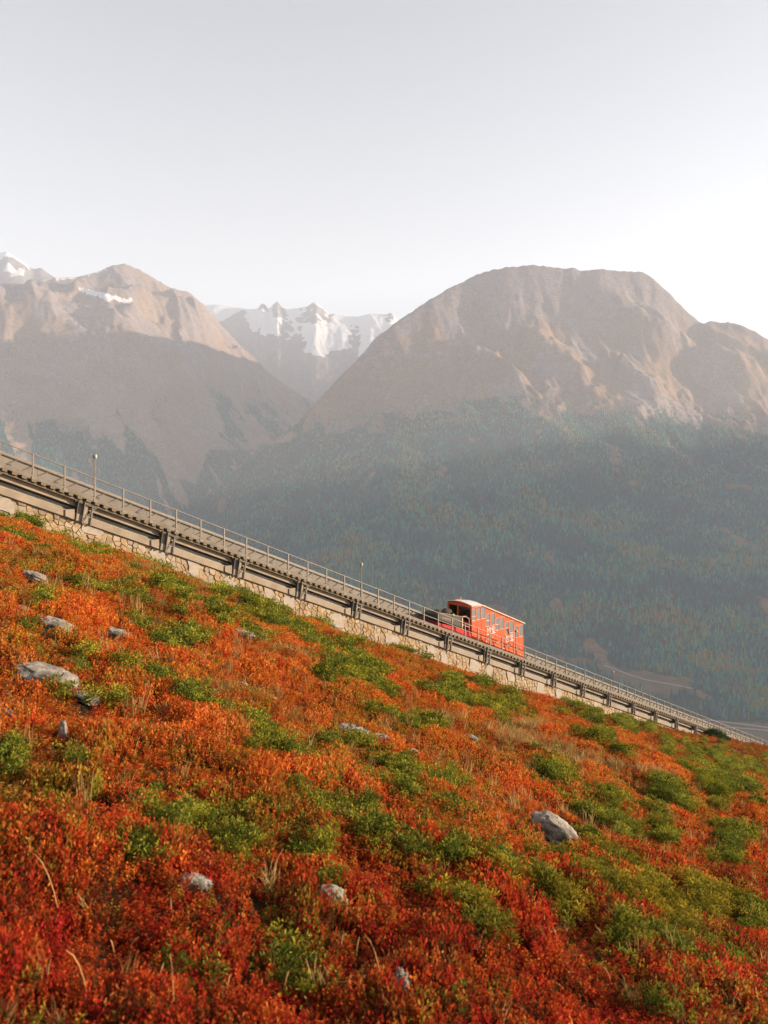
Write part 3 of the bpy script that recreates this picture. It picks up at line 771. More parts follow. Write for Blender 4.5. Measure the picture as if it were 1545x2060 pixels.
THINGS = {0: 'broad pale green juniper mat spread beside the wall, above the middle of the hillside', 3: 'round juniper clump of fresh green on the red slope, uphill of a stony ledge', 8: 'wide olive juniper mat near the dry grass below the railway wall',
          20: 'largest bright green juniper on the lower slope, sprawling with many lobes', 6: 'juniper patch with flat top in the centre of the slope, above a darker one', 7: 'dark green juniper patch in the centre of the slope, below a flat-topped one',
          13: 'dark juniper mound uphill of the row of mats beyond the big boulder', 14: 'long dark juniper mat beyond the big pale boulder', 28: 'feathery juniper bush beside the dark hollow on the lower slope', 30: 'biggest dense juniper thicket below the big pale boulder',
          51: 'juniper mound with a rounded crest downhill of the pale rocks', 26: 'small upright juniper tuft uphill of the lichen-covered rock', 45: 'lone juniper cushion at the left edge of the lower slope', 10: 'thin juniper mat close under the far part of the stone wall',
          33: 'wide yellow green juniper mat downhill of the big pale boulder', 35: 'rounded juniper mat among deep red shrubs, low on the slope', 32: 'narrow band of juniper running diagonally down through the red shrubs', 53: 'small bright juniper at the downhill end of a chain of mats near the rocks'}
mat_geo = []
for (mx, my, hw, hh, tilt) in MATS:
    c0 = on_ground(mx, my)
    mat_geo.append((c0, hw / FPX * c0[1], hh, tilt))
def to_px(P):
    return P[:, 0] / P[:, 1] * FPX + CX, YH - P[:, 2] / P[:, 1] * FPX
def mat_value(P, idx=None):
    """how deep inside a green mat a point of the slope lies: >0 inside"""
    x, y = to_px(P); best = np.full(len(P), -9.0); who = np.full(len(P), -1)
    jit = .45 * fbm(P[:, 0] / .8, P[:, 1] / .8, 3, 501) + 1.0 * fbm(P[:, 0] / (.030 * P[:, 1] + .10), P[:, 1] / (.030 * P[:, 1] + .10), 3, 502)
    for i, (mx, my, hw, hh, tilt) in enumerate(MATS):
        c_, s_ = math.cos(R(tilt)), math.sin(R(tilt)); gk = 1.04 + .20 * min(max((my - 1550) / 150, 0), 1)
        a, b_ = (x - mx) * c_ + (y - my) * s_, -(x - mx) * s_ + (y - my) * c_
        v = 1 - np.hypot(a / (hw * gk), b_ / (hh * gk)) + 1.25 * jit
        u = v > best; best = np.where(u, v, best); who = np.where(u, i, who)
    return best, who

# points of the slope, denser close to the camera
def slope_samples(k, ra, rb, over, seed, zr=(2.0, 96)):
    r = np.random.default_rng(seed)
    zb = np.geomspace(zr[0], zr[1], 70); out_ = []
    for a, b_ in zip(zb, zb[1:]):
        zc_ = (a + b_) / 2; rad = ra + rb * zc_
        area = 1.70 * zc_ * (b_ - a)
        n = int(over * area / (math.pi * rad**2)) + 1
        z = r.uniform(a, b_, n); x = r.uniform(-.85, .85, n) * z
        out_.append(np.stack([x, z, np.full(n, rad)], -1))
    q = np.concatenate(out_)
    s_, d_ = sd(q[:, 0], q[:, 1])
    q = q[(d_ > .12) & (s_ < 100)]
    P = np.stack([q[:, 0], q[:, 1], ground(q[:, 0], q[:, 1])], -1)
    x, y = to_px(P)
    ok = (y < 2500) & (x > -560) & (x < 2105)
    return P[ok], q[ok, 2], r
ROCKS = []   # filled below: (centre, radius) where nothing grows
ROCK_SPEC = [(105, 1262, 66, 30, 'large pale boulder with a flat top and dark lichen spots, uphill of the long slab'), (42, 1233, 34, 18, 'small grey rock at the upper left, uphill of the largest pale boulder'), (230, 1278, 46, 20, 'low rounded grey rock beside a green juniper mat, right of the large pale boulder'),
             (140, 1284, 22, 10, 'little half-buried stone just below the large pale boulder'), (82, 1368, 116, 34, 'long low slab of grey rock lying along the slope'), (170, 1411, 48, 18, 'knobbly grey rock downhill of the long slab'), (206, 1411, 18, 8, 'small pale stone beside the knobbly grey rock'),
             (288, 1402, 30, 9, 'thin flat stone below a juniper mat on the left slope'), (14, 1448, 38, 20, 'pale rock cut off by the left edge of the picture'), (124, 1492, 16, 34, 'narrow upright stone standing in the red shrubs'), (64, 1170, 42, 12, 'flat sunken rock highest on the left slope'),
             (401, 1232, 12, 8, 'tiny white stone alone in the orange shrubs below the wall'), (490, 1286, 40, 9, 'flat grey stone nearly hidden in orange shrubs in the middle of the upper slope'), (490, 1383, 16, 11, 'small round stone in the dry grass'), (461, 1376, 9, 8, 'tiny stone next to the small round one'), (430, 1396, 20, 8, 'small flat stone at the edge of the dry grass'),
             (712, 1488, 62, 20, 'upper long part of the stony ledge in the centre of the slope'), (772, 1503, 42, 18, 'lower cracked part of the stony ledge in the centre of the slope'), (832, 1519, 24, 15, 'square stone just downhill of the stony ledge'), (948, 1488, 28, 13, 'pale round stone in the red shrubs between ledge and dry grass'),
             (984, 1535, 24, 9, 'pair-like white stone in the orange shrubs downhill of the dry grass'), (545, 1409, 22, 8, 'little flat stone in orange shrubs left of the broad juniper mat'), (600, 1579, 14, 8, 'pebble-sized grey stone above the largest juniper'), (1126, 1682, 94, 58, 'big pale boulder with a curved back, lying alone in orange shrubs'), (670, 1826, 56, 44, 'lichen-covered rock half hidden in deep red shrubs'),
             (870, 1768, 40, 14, 'grey stone below the dark hollow beside a juniper'), (392, 1792, 60, 28, 'broken pale rock between brown stems on the lower left slope'), (808, 2015, 34, 48, 'grey stone deep among crimson shrubs at the lower edge')]
for rx, ry, rw, rh, lab in ROCK_SPEC:
    c0 = on_ground(rx, ry + rh * .28); ROCKS.append((c0, rw / FPX * c0[1] / 2, rh / FPX * c0[1] / 2, lab))
def off_rocks(P):
    x, y = to_px(P); ok = np.ones(len(P), bool)
    for (rx, ry, rw, rh, lab) in ROCK_SPEC:
        ok &= ((x - rx) / (rw * .52)) ** 2 + ((y - (ry + rh * .18)) / (rh * .64)) ** 2 > 1
    return ok
GRASS_PATCH = [(1110, 1512, 120, 26, 10), (1050, 1498, 60, 12, 5), (1220, 1548, 60, 14, 12), (885, 1458, 40, 14, 0), (440, 1393, 60, 14, 5), (520, 1410, 40, 10, 0), (1300, 1565, 50, 10, 12), (1350, 1510, 50, 10, 5), (600, 1330, 40, 10, 15), (160, 1085, 160, 16, 18), (330, 1150, 120, 14, 20), (1040, 1470, 70, 14, 0)]
def grass_value(P):
    x, y = to_px(P); s_, d_ = sd(P[:, 0], P[:, 1])
    v = np.full(len(P), -9.0)
    for (mx, my, hw, hh, tilt) in GRASS_PATCH:
        c_, q_ = math.cos(R(tilt)), math.sin(R(tilt))
        a, b_ = (x - mx) * c_ + (y - my) * q_, -(x - mx) * q_ + (y - my) * c_
        v = np.maximum(v, 1 - np.hypot(a / hw, b_ / hh))
    v = np.maximum(v, 1.0 - d_ / np.interp(s_, [-5, 5, 20, 35, 60], [5.5, 4.0, 2.0, .8, .7]))
    return v + .5 * fbm(P[:, 0] / 1.3, P[:, 1] / 1.3, 3, 520)

PAL = dict(red=(.52, .085, .022), orange=(.64, .190, .030), crimson=(.42, .032, .022), rust=(.56, .200, .045), olive=(.40, .235, .034), ygreen=(.32, .28, .034), pink=(.66, .225, .080), dark=(.13, .055, .02))
PALA = np.array(list(PAL.values()))
def plant_colours(P, r):
    x, y = to_px(P); z = P[:, 1]; n = len(P)
    big = fbm(P[:, 0] / 3.2, z / 3.2, 3, 601); med = fbm(P[:, 0] / (.35 + .05 * z), z / (.35 + .05 * z), 2, 602); oth = fbm(P[:, 0] / (1.2 + .03 * z), z / (1.2 + .03 * z), 3, 603)
    near = sstep(1500, 1950, y)
    w = np.stack([.9 + .5 * near + .7 * med, (1.15 - .9 * near) + .5 * big + .3 * med, .05 + 1.0 * near + .5 * med, .55 - .2 * near + .3 * oth, .48 + .15 * near + .7 * oth - .2 * big + .3 * sstep(1350, 1120, y), .26 + .7 * oth + .3 * sstep(1350, 1120, y), .22 * (1 - near) + .2 * big, .30 + .80 * near + .6 * oth], -1)
    s_, d_ = sd(P[:, 0], P[:, 1]); wallg = sstep(11, 2, d_) * sstep(26, 4, s_)
    w[:, 4] += 1.0 * wallg; w[:, 5] += .9 * wallg; w[:, 0] -= .4 * wallg; w[:, 2] -= .3 * wallg
    w = np.maximum(w, .0) ** 2.0 + .01
    w /= w.sum(1, keepdims=True)
    k = (w.cumsum(1) < r.random((n, 1))).sum(1).clip(0, 7)
    return PALA[k] * r.uniform(.7, 1.25, (n, 1)) * (1 + .25 * med[:, None]) * (1 - .06 * near[:, None])  # last factor darkens plants near the camera: a vignette put into the colour
P, rad, r_ = slope_samples(1, .030, .0052, 4.2, 31)
mv, who = mat_value(P); gv = grass_value(P); ok = off_rocks(P) & ((mv < .55 + .2 * r_.random(len(P))) | (r_.random(len(P)) < .22)) & (r_.random(len(P)) > np.clip(gv * 1.1 + .05, 0, .85)) 
bare = fbm(P[:, 0] / .7, P[:, 1] / .7, 2, 610) - .55 * sstep(4, 16, P[:, 1])
ok &= bare < .80
Q, rq = P[ok], rad[ok]; n = len(Q)
lump = .75 + .85 * fbm(Q[:, 0] / (.3 + .04 * Q[:, 1]), Q[:, 1] / (.3 + .04 * Q[:, 1]), 2, 611)
hs = np.minimum(rq * np.clip(1.9 * lump, .7, 3.2) * (1 + .45 * sstep(14, 4, Q[:, 1])), .07 + .16 * np.clip(lump, .2, 2)) * (.45 + .55 * sstep(.5, 5, sd(Q[:, 0], Q[:, 1])[1]))
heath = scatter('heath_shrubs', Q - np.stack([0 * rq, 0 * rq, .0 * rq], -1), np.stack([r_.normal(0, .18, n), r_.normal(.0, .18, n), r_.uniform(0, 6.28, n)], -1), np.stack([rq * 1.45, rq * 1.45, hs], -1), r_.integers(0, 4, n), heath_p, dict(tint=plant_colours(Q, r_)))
tag(heath, 'low autumn shrubs in red and orange covering the hillside', 'ground cover', kind='stuff')

# creeping juniper: the distinct mats are things of their own, the scattered rest is ground cover
P, rad, r_ = slope_samples(2, .036, .0056, 3.6, 32)
mv, who = mat_value(P); s_, d_ = sd(P[:, 0], P[:, 1])
spots = fbm(P[:, 0] / (.8 + .03 * P[:, 1]), P[:, 1] / (.8 + .03 * P[:, 1]), 3, 515)
ok = off_rocks(P) & ((mv > .18) | (spots > .60)) & (fbm(P[:, 0] / (.10 + .022 * P[:, 1]), P[:, 1] / (.10 + .022 * P[:, 1]), 2, 517) < .22) & (d_ > .5)
Q, rq, wq, mq = P[ok], rad[ok], np.where(mv[ok] > .18, who[ok], -1), np.maximum(mv[ok], .05); n = len(Q)
jz = np.minimum(rq * (1.0 + 2.5 * np.clip(mq, 0, .5) * np.clip(.8 + 1.5 * gnoise(Q[:, 0] / (.10 + .022 * Q[:, 1]), Q[:, 1] / (.10 + .022 * Q[:, 1]), 516), 0, 2.4)), .40)
jt = np.where(r_.random((n, 1)) < .5, np.array([[.31, .285, .034]]), np.array([[.15, .175, .028]])) * r_.uniform(.55, 1.3, (n, 1)) * (1 + .15 * sstep(12, 40, Q[:, 1]))[:, None]
jt = np.where((np.array([i in (30, 33, 35, 32, 37, 38, 39, 34, 36) for i in range(len(MATS))] + [False])[wq])[:, None], jt * np.array([[1.25, 1.0, .9]]), jt)
jpos = Q + np.stack([0 * rq, 0 * rq, jz * .8 - .03], -1)
rq = np.minimum(rq, .20)
jrot = np.stack([r_.normal(0, .3, n), r_.normal(0, .3, n), r_.uniform(0, 6.28, n)], -1); jscl = np.stack([rq * 1.7] * 2 + [rq * 1.5], -1) * r_.uniform(.6, 1.25, (n, 1))
pk = r_.integers(0, 3, n)
for i, lab in THINGS.items():
    m_ = wq == i
    if m_.sum() < 5: continue
    o = scatter('juniper_shrub', jpos[m_], jrot[m_], jscl[m_], pk[m_], jun_own, dict(tint=jt[m_]), solid=True)
    tag(o, lab, 'shrub', 'creeping junipers on the hillside')
m_ = ~np.isin(wq, list(THINGS))
o = scatter('juniper_ground_cover', jpos[m_], jrot[m_], jscl[m_], pk[m_], jun_p, dict(tint=jt[m_]))
tag(o, 'scattered creeping juniper sprays between the red shrubs', 'ground cover', kind='stuff')

# dry grass
P, rad, r_ = slope_samples(3, .020, .0035, 3.4, 33)
gv = grass_value(P); mv, who = mat_value(P)
ok = off_rocks(P) & (r_.random(len(P)) < np.clip(gv * 1.2, .022 - .014 * sstep(12, 5, P[:, 1]), .95)) & (mv < .2)
Q, rq, gq = P[ok], rad[ok], gv[ok]; n = len(Q)
x_, y_ = to_px(Q); s_, d_ = sd(Q[:, 0], Q[:, 1])
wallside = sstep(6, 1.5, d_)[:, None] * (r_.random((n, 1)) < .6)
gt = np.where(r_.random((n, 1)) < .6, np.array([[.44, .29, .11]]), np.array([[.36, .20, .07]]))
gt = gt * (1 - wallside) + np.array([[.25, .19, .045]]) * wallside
gh = np.minimum(np.where(gq > .1, rq * 3.0, rq * 4.2), .24) * r_.uniform(.6, 1.3, n) * (.5 + .5 * sstep(.5, 5, d_))
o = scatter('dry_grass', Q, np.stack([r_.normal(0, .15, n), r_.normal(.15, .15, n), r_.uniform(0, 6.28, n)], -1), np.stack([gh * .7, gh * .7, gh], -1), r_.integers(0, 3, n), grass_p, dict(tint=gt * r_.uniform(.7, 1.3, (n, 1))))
tag(o, 'dry yellow grass between the shrubs and along the foot of the wall', 'grass', kind='stuff')
# single dry stalks
m_stalk = surf_mat('dry_stalk', (.42, .22, .08), (.30, .15, .06), 12, .9, 0)
mb = MB(); rr = random.Random(5)
stalk_px = [(770, 2010, 735, 1840), (605, 2000, 700, 1960), (690, 1995, 640, 2040), (345, 1860, 340, 1800), (120, 1860, 60, 1700), (350, 2040, 352, 1860), (1510, 2030, 1545, 1990), (60, 1420, 82, 1395), (272, 1520, 280, 1475), (905, 1740, 880, 1700), (40, 1600, 48, 1565), (1375, 1730, 1400, 1700), (180, 2040, 150, 1850), (885, 1990, 890, 1930), (1115, 1610, 1125, 1590)]
for _ in range(150):
    x = rr.uniform(0, 1545); y = rr.uniform(max(.39 * x + 1180, 1250), 2050); stalk_px.append((x, y, x + rr.uniform(-25, 25) * (y / 2000), y - rr.uniform(25, 75) * ((y - 800) / 1200)))
for x0, y0, x1, y1 in stalk_px:
    a = on_ground(x0, y0); sc_ = a[1] / FPX; h_ = (y0 - y1) * sc_; dx = (x1 - x0) * sc_; dy = rr.uniform(-.3, .3) * h_
    pts = [a + np.array([dx * t**1.6, dy * t**1.6, h_ * (t - .18 * t**4)]) for t in (0, .2, .4, .6, .8, 1.0)]
    q = .0011 * a[1] ** .55 + .0003
    mb.tube([tuple(p_) for p_ in pts], [q * 1.2, q * 1.1, q, q, q * 1.3, q * .5], 4)
tag(mb.build('dry_stalks', m_stalk), 'single dry grass stalks standing out of the shrubs', 'grass', kind='stuff')

# rocks
m_rock = surf_mat('granite', (.34, .295, .24), (.17, .145, .12), 11, .9, .9, 34, c3=(.10, .09, .07), s3=4.0)
m_rock_l = surf_mat('lichen_granite', (.30, .28, .22), (.20, .20, .12), 14, .9, .6, 40, c3=(.22, .24, .08), s3=9.0)
bm_u, bm_v = 46, 28
for i, (c0, hw, hh, lab) in enumerate(ROCKS):
    seed = 700 + i * 13
    th = np.linspace(0, 2 * np.pi, bm_u, endpoint=False); ph = np.linspace(0.02, np.pi - .02, bm_v)
    T_, F_ = np.meshgrid(th, ph, indexing='ij')
    sk = np.where(F_ > np.pi / 2, 1.0, np.sin(F_))          # below ground the stone goes straight down
    nx, ny, nz2 = sk * np.cos(T_), sk * np.sin(T_), np.cos(F_)
    k = 1 + .22 * gnoise(nx * 1.5 + seed, ny * 1.5 + nz2, 1) + .14 * gnoise(nx * 3.1 + nz2 * 2, ny * 3.1 + seed, 2) + .06 * gnoise(nx * 8 + nz2 * 5, ny * 8 + seed, 3) - .07 * np.maximum(0, 1 - np.abs(gnoise(nx * 2.6 + nz2 * 1.7 + seed, ny * 2.6 - nz2, 14)) * 9) + .03 * gnoise(nx * 17 + nz2 * 9, ny * 17 + seed, 15)
    pw = lambda q: np.sign(q) * np.abs(q) ** .8
    tall = hh > hw
    hh = hh if tall else max(hh - .26 * hw, .45 * hh)
    k = np.minimum(k, 1.0 + .12 * gnoise(nx * 6 + seed, ny * 6 + nz2 * 4, 8)) * (1 - .10 * (gnoise(nx * 2.2 + nz2 + seed, ny * 2.2 - nz2, 9) > .12))
    Vx, Vy, Vz = pw(nx) * hw * 1.12 * k, pw(ny) * (max(hw * .8, hh) if not tall else hw * .9) * k, pw(nz2) * hh * 1.9 * k
    if i == 23:
        Vz = Vz * .75 + hw * .26 * np.cos(np.clip(Vx / hw + .25, -1.3, 1.3) * 1.3) - hw * .12 - Vx * .16
    Vz = Vz - GR * 0 + Vx * (-.30)
    Vv = np.stack([Vx, Vy, Vz], -1).reshape(-1, 3)
    ii = np.arange(bm_u * bm_v).reshape(bm_u, bm_v); jj = np.roll(ii, -1, 0)
    F4 = np.stack([ii[:, :-1], ii[:, 1:], jj[:, 1:], jj[:, :-1]], -1).reshape(-1, 4)
    o = link('rock', np_mesh('rock', Vv, F4, True), m_rock_l if i == 24 else m_rock)
    o.location = Vector(c0) + Vector((0, max(hw * .45, hh * .5), hh * .42 + .035 + (.07 if lab.startswith(('upper long', 'lower cracked', 'flat grey', 'thin flat', 'flat sunken')) else 0)))
    tag(o, lab, 'rock', 'rocks on the hillside')

# ------------------------------------------------------------------ railway viaduct
m_conc = surf_mat('old_concrete', (.31, .245, .175), (.225, .175, .125), 1.2, .9, .35, 18, c3=(.27, .225, .18), s3=.5)
m_panel = surf_mat('pale_concrete_panel', (.215, .185, .155), (.17, .145, .12), .8, .9, .15, 12)
m_curb = surf_mat('weathered_walkway_edge', (.20, .17, .135), (.145, .12, .092), 2.0, .8, .2, 20)
m_steel = surf_mat('painted_steel', (.17, .145, .115), (.12, .10, .08), 4, .55, .15, 30)
m_rust = surf_mat('rusty_girder', (.19, .135, .075), (.11, .085, .055), 3, .8, .3, 22)
m_rail = surf_mat('handrail_steel', (.215, .175, .135), (.155, .125, .095), 5, .5, .1, 30, spec=.5)
m_dark = surf_mat('dark_steel', (.085, .075, .06), (.055, .048, .04), 5, .6, .1)
m_wood = surf_mat('sleeper_wood', (.20, .155, .10), (.12, .09, .06), 6, .9, .3)
m_pipe = surf_mat('pipe_grey', (.30, .27, .23), (.22, .2, .17), 3, .6, .1)
S0, S1 = -7.0, 112.0
via = empty('railway_viaduct', L(28, 0, -1.1))
tag(via, 'sloping funicular track on short piers above the stone wall', 'railway')
def part(mb, name, mat, parent=None, **k):
    o = mb.build(name, mat, None, **k)
    pr = parent if parent is not None else via
    o.parent = pr
    if pr.parent is not None:
        o.matrix_parent_inverse = Matrix.Identity(4)   # the parent part itself sits at the world's origin
    else:
        o.matrix_parent_inverse = pr.matrix_basis.inverted()
    return o
mb = MB(); bar(mb, S0, S1, -.05, .34, -1.045, -.905); bar(mb, S0, S1, -.075, -.053, -1.10, -.985); part(mb, 'walkway_edge', m_curb, bevel=.012)
mb = MB(); bar(mb, S0, S1, .345, 2.70, -1.24, -1.16); part(mb, 'track_bed', m_panel)
mb = MB(); bar(mb, S0, S1, -.02, .10, -1.30, -1.245); bar(mb, S0, S1, -.11, .30, -1.335, -1.303); part(mb, 'top_flange', m_rust)
mb = MB(); bar(mb, S0, S1, .10, .42, -1.56, -1.338); bar(mb, S0, S1, .04, .46, -1.60, -1.562); part(mb, 'girder', m_conc)
mb = MB(); bar(mb, S0, S1, 2.2, 2.6, -1.6, -1.242); part(mb, 'girder', m_conc)
for w_ in (.62, 1.05 + .6):
    mb = MB(); bar(mb, S0, S1, w_ - .035, w_ + .035, -1.10, -.985); bar(mb, S0, S1, w_ - .07, w_ + .07, -1.155, -1.102); part(mb, 'rail', m_steel)
# sleepers, their ends show below the walkway edge
slp = MB()
sx0 = np.array(L(0, 0, 0))
slp.hexa([np.array(L(a, w_, z_)) - sx0 for z_ in (-1.225, -1.105) for a, w_ in ((-.10, -.13), (.10, -.13), (.10, 2.3), (-.10, 2.3))])
sl_me = slp.mesh('sleeper')
k = 0; s = S0 + .2
while s < S1 - .2 and k < 300:
    o = link('sleeper', sl_me, m_wood); o.parent = via; o.matrix_parent_inverse = via.matrix_basis.inverted(); o.location = L(s, 0, 0)
    k += 1; s += .40
# far side: added upright panels and slanted bars for bed and sleepers; cable rollers
pn = 2 * SP
k = 0; s = S0
while s < S1:
    mb = MB(); bar(mb, s, s + pn - .012, 2.72, 2.80, -1.24, -.115 + .004 * math.sin(k * 1.7)); part(mb, 'bed_panel', m_panel)
    k += 1; s += pn
mb = MB(); bar(mb, S0, S1, 2.66, 2.84, -.112, -.05); bar(mb, S0, S1, 2.64, 2.659, -.20, -.06); part(mb, 'far_rail_bar', m_rail)  # added bars standing in for the far rail
mb = MB(); bar(mb, S0, S1, 2.68, 2.715, -.60, -.565); part(mb, 'near_rail_bar', m_steel)  # added bar standing in for the near rail
rr = random.Random(3); k = 0; s = S0 + .3
stm = MB(); x0_ = np.array(L(0, 2.66, 0))
def sleeper_bar_mesh():
    q = MB(); a = np.array(L(-.24, 2.66, -.60)) - x0_; b_ = np.array(L(.26, 2.66, -.20)) - x0_
    nn = np.array([0, 0, .028]); ww_ = np.array([WW[0], WW[1], 0]) * .045
    return q.hexa([a - nn, b_ - nn, b_ - nn + ww_, a - nn + ww_, a + nn, b_ + nn, b_ + nn + ww_, a + nn + ww_]).mesh('sleeper_bar')
st_me = sleeper_bar_mesh(); rl_me = None
while s < S1 - .5:
    o = link('sleeper_bar', st_me, m_steel); o.parent = via; o.matrix_parent_inverse = via.matrix_basis.inverted(); o.location = L(s, 2.66, 0)
    if k % 3 == 1:
        if rl_me is None:
            q = MB(); q.tube([np.array(L(-.02, 2.56, -.60)) - x0_, np.array(L(-.02, 2.70, -.60)) - x0_], .085, 10); rl_me = q.mesh('cable_roller')
        o = link('cable_roller', rl_me, m_dark); o.parent = via; o.matrix_parent_inverse = via.matrix_basis.inverted(); o.location = L(s - .1, 2.66, 0)
    k += 1; s += SP / 2 * (1.0 if k % 3 else 1.0) * rr.uniform(.93, 1.07)
# cables and pipes in the gap between girder and wall top
for w_, z_, q, m_ in ((.30, -1.66, .020, m_dark), (.26, -1.735, .028, m_pipe), (.24, -1.80, .020, m_dark), (.22, -1.86, .028, m_pipe)):
    mb = MB(); pts = []
    for s in np.arange(S0, S1, SP):
        pts.append(L(s, w_, z_ + .012 * math.sin(s * 1.3 + w_ * 30)))
    mb.tube(pts, q, 5); part(mb, 'cable', m_)
# piers
def pier(s0, i):
    p0 = empty('pier', (0, 0, 0)); p0.parent = via; p0.matrix_parent_inverse = via.matrix_basis.inverted()
    lv = -1.9 + GR * s0
    def lz(z): return z
    mb = MB(); mb.prism([L(s, -.16, z, s0=s0) for s, z in ((s0 - .52, -2.22 + .52 * -GR), (s0 - .10, -2.24 + .04), (s0 - .10, -1.72), (s0 - .52, -1.72))], [L(s, .55, z, s0=s0) for s, z in ((s0 - .52, -2.22 + .52 * -GR), (s0 - .10, -2.24 + .04), (s0 - .10, -1.72), (s0 - .52, -1.72))])
    part(mb, 'pedestal', m_conc, p0, bevel=.015)
    mb = MB(); pl = [(s0 - 1.75, -1.90 + 1.75 * -GR), (s0 - .53, -1.90 + .53 * -GR), (s0 - .53, -1.73), (s0 - .9, -1.71)]
    prism_sz(mb, pl, -.02, .7, s0=s0); part(mb, 'ledge', m_conc, p0)
    # leaning steel post, an H section
    t = .17
    def post(sa, wd, w0, w1, zb, zt, lean):
        q = MB(); a = [(sa, zb), (sa + wd, zb + GR * wd), (sa + wd + lean, zt + GR * (wd)), (sa + lean, zt)]
        prism_sz(q, a, w0, w1, s0=s0); return q
    part(post(s0 - .09, .035, -.20, .30, -2.24, -1.34, .16), 'steel_post', m_dark, p0)
    part(post(s0 + .20, .035, -.20, .30, -2.34, -1.42, .16), 'steel_post', m_steel, p0)
    part(post(s0 - .05, .25, .02, .06, -2.26, -1.36, .16), 'post_web', m_conc, p0)
    part(post(s0 + .28, .17, -.06, .5, -2.40, -1.44, .12), 'pedestal', m_conc, p0)
    part(post(s0 + .60, .06, -.17, -.09, -2.50, -1.66, .10), 'bracket_post', m_steel, p0)
    mb = MB(); mb.tube([L(s0 + .24, -.16, -2.26), L(s0 + .66, -.14, -1.62), L(s0 + 1.0, -.10, -1.28)], .022, 6); part(mb, 'brace', m_steel, p0)
    mb = MB(); bar(mb, s0 - .05, s0 + .95, -.13, .28, -1.40, -1.337); part(mb, 'bearing_plate', m_dark, p0)
    mb = MB(); bar(mb, s0 - 1.3, s0 - .35, .5, .62, -1.75, -1.60); part(mb, 'void_shade_bar', m_dark, p0)  # dark bar stands in for the shaded void uphill of the pier
for k in range(-2, 24):
    pier(1.37 * (1.35 + 3 * k), k)
mb = MB(); bar(mb, S0, S1, .62, .74, -2.28, -1.25); part(mb, 'back_wall', m_conc)

# ------------------------------------------------------------------ stone wall under the viaduct
m_mortar = surf_mat('wall_mortar', (.33, .25, .165), (.25, .185, .12), 5, .95, .6, 25, c3=(.15, .115, .075), s3=1.6)
m_patch = surf_mat('cement_patch', (.37, .31, .25), (.29, .24, .19), 3, .95, .5, 20)
stone_mats = [surf_mat('wall_stone_' + nm, a, b_, 7, .9, .5, 26) for nm, a, b_ in (('buff', (.39, .275, .155), (.28, .195, .11)), ('grey', (.34, .27, .195), (.25, .195, .14)), ('ochre', (.37, .24, .12), (.27, .175, .09)), ('pale', (.41, .32, .21), (.32, .25, .165)), ('brown', (.28, .20, .13), (.2, .14, .09)))]
wall = empty('stone_wall', L(28, 0, -3.2))
tag(wall, 'rough stone retaining wall with cement patches under the railway', 'wall')
SW1 = 70.0
def wall_bottom(s): return -off(s) - .35
# core
ss = np.linspace(S0, SW1, 90); mb = MB()
top = [L(s, .05, -2.272) for s in ss]; bot = [L(s, .05, wall_bottom(s) - .4) for s in ss]; top2 = [L(s, 2.4, -2.272) for s in ss]; bot2 = [L(s, 2.4, wall_bottom(s) - 2.2) for s in ss]
n = len(ss); vs = top + bot + top2 + bot2; fs = []
for i in range(n - 1):
    fs += [(i, i + 1, n + i + 1, n + i), (2 * n + i, 3 * n + i, 3 * n + i + 1, 2 * n + i + 1), (i, 2 * n + i, 2 * n + i + 1, i + 1)]
fs += [(0, n, 3 * n, 2 * n), (n - 1, 3 * n - 1, 4 * n - 1, 2 * n - 1)]
mb.add(vs, fs); part(mb, 'mortar_core', m_mortar, wall)
mb = MB(); bar(mb, S0, 76, -.10, .9, -2.235, -1.905); bar(mb, S0, 76, -.04, .88, -2.27, -2.237); part(mb, 'coping', m_conc, wall, bevel=.012)
# irregular stones: cells round jittered points, cut against their neighbours
rs = random.Random(21)
cells = []
s = S0; col = 0
while s < SW1:
    cw = rs.uniform(.22, .40) * (1 + max(0, s - 25) / 80)
    zt, zb = -2.28, wall_bottom(s)
    z = zt - rs.uniform(.03, .2)
    while z > zb - .1:
        cells.append((s + rs.uniform(-.12, .12), z + rs.uniform(-.05, .05))); z -= rs.uniform(.14, .27) * (1 + max(0, s - 25) / 80)
    s += cw; col += 1
def clip_poly(poly, nx, ny, c):
    out_ = []
    for i in range(len(poly)):
        a, b_ = poly[i], poly[(i + 1) % len(poly)]
        da, db = a[0] * nx + a[1] * ny - c, b_[0] * nx + b_[1] * ny - c
        if da <= 0: out_.append(a)
        if (da < 0 < db) or (db < 0 < da):
            t = da / (da - db); out_.append((a[0] + (b_[0] - a[0]) * t, a[1] + (b_[1] - a[1]) * t))
    return out_
ca = np.array(cells)
PATCHES = []
for px0, py0, w_, h_ in ((12, 1016, .36, .36), (185, 1058, .55, .40), (318, 1116, .42, .36), (390, 1142, .34, .45), (462, 1172, .40, .2), (540, 1195, .30, .42), (582, 1208, .42, .36), (680, 1248, .60, .40), (790, 1292, .62, .55), (868, 1308, .45, .30), (894, 1328, .32, .55), (955, 1338, .55, .6), (985, 1350, .40, .45), (1028, 1362, .5, .4), (1088, 1388, .55, .7), (1125, 1396, .5, .5), (1200, 1418, .5, .5)):
    q = hit(px0, py0); PATCHES.append((q[0], q[1], w_, h_))
stones = []
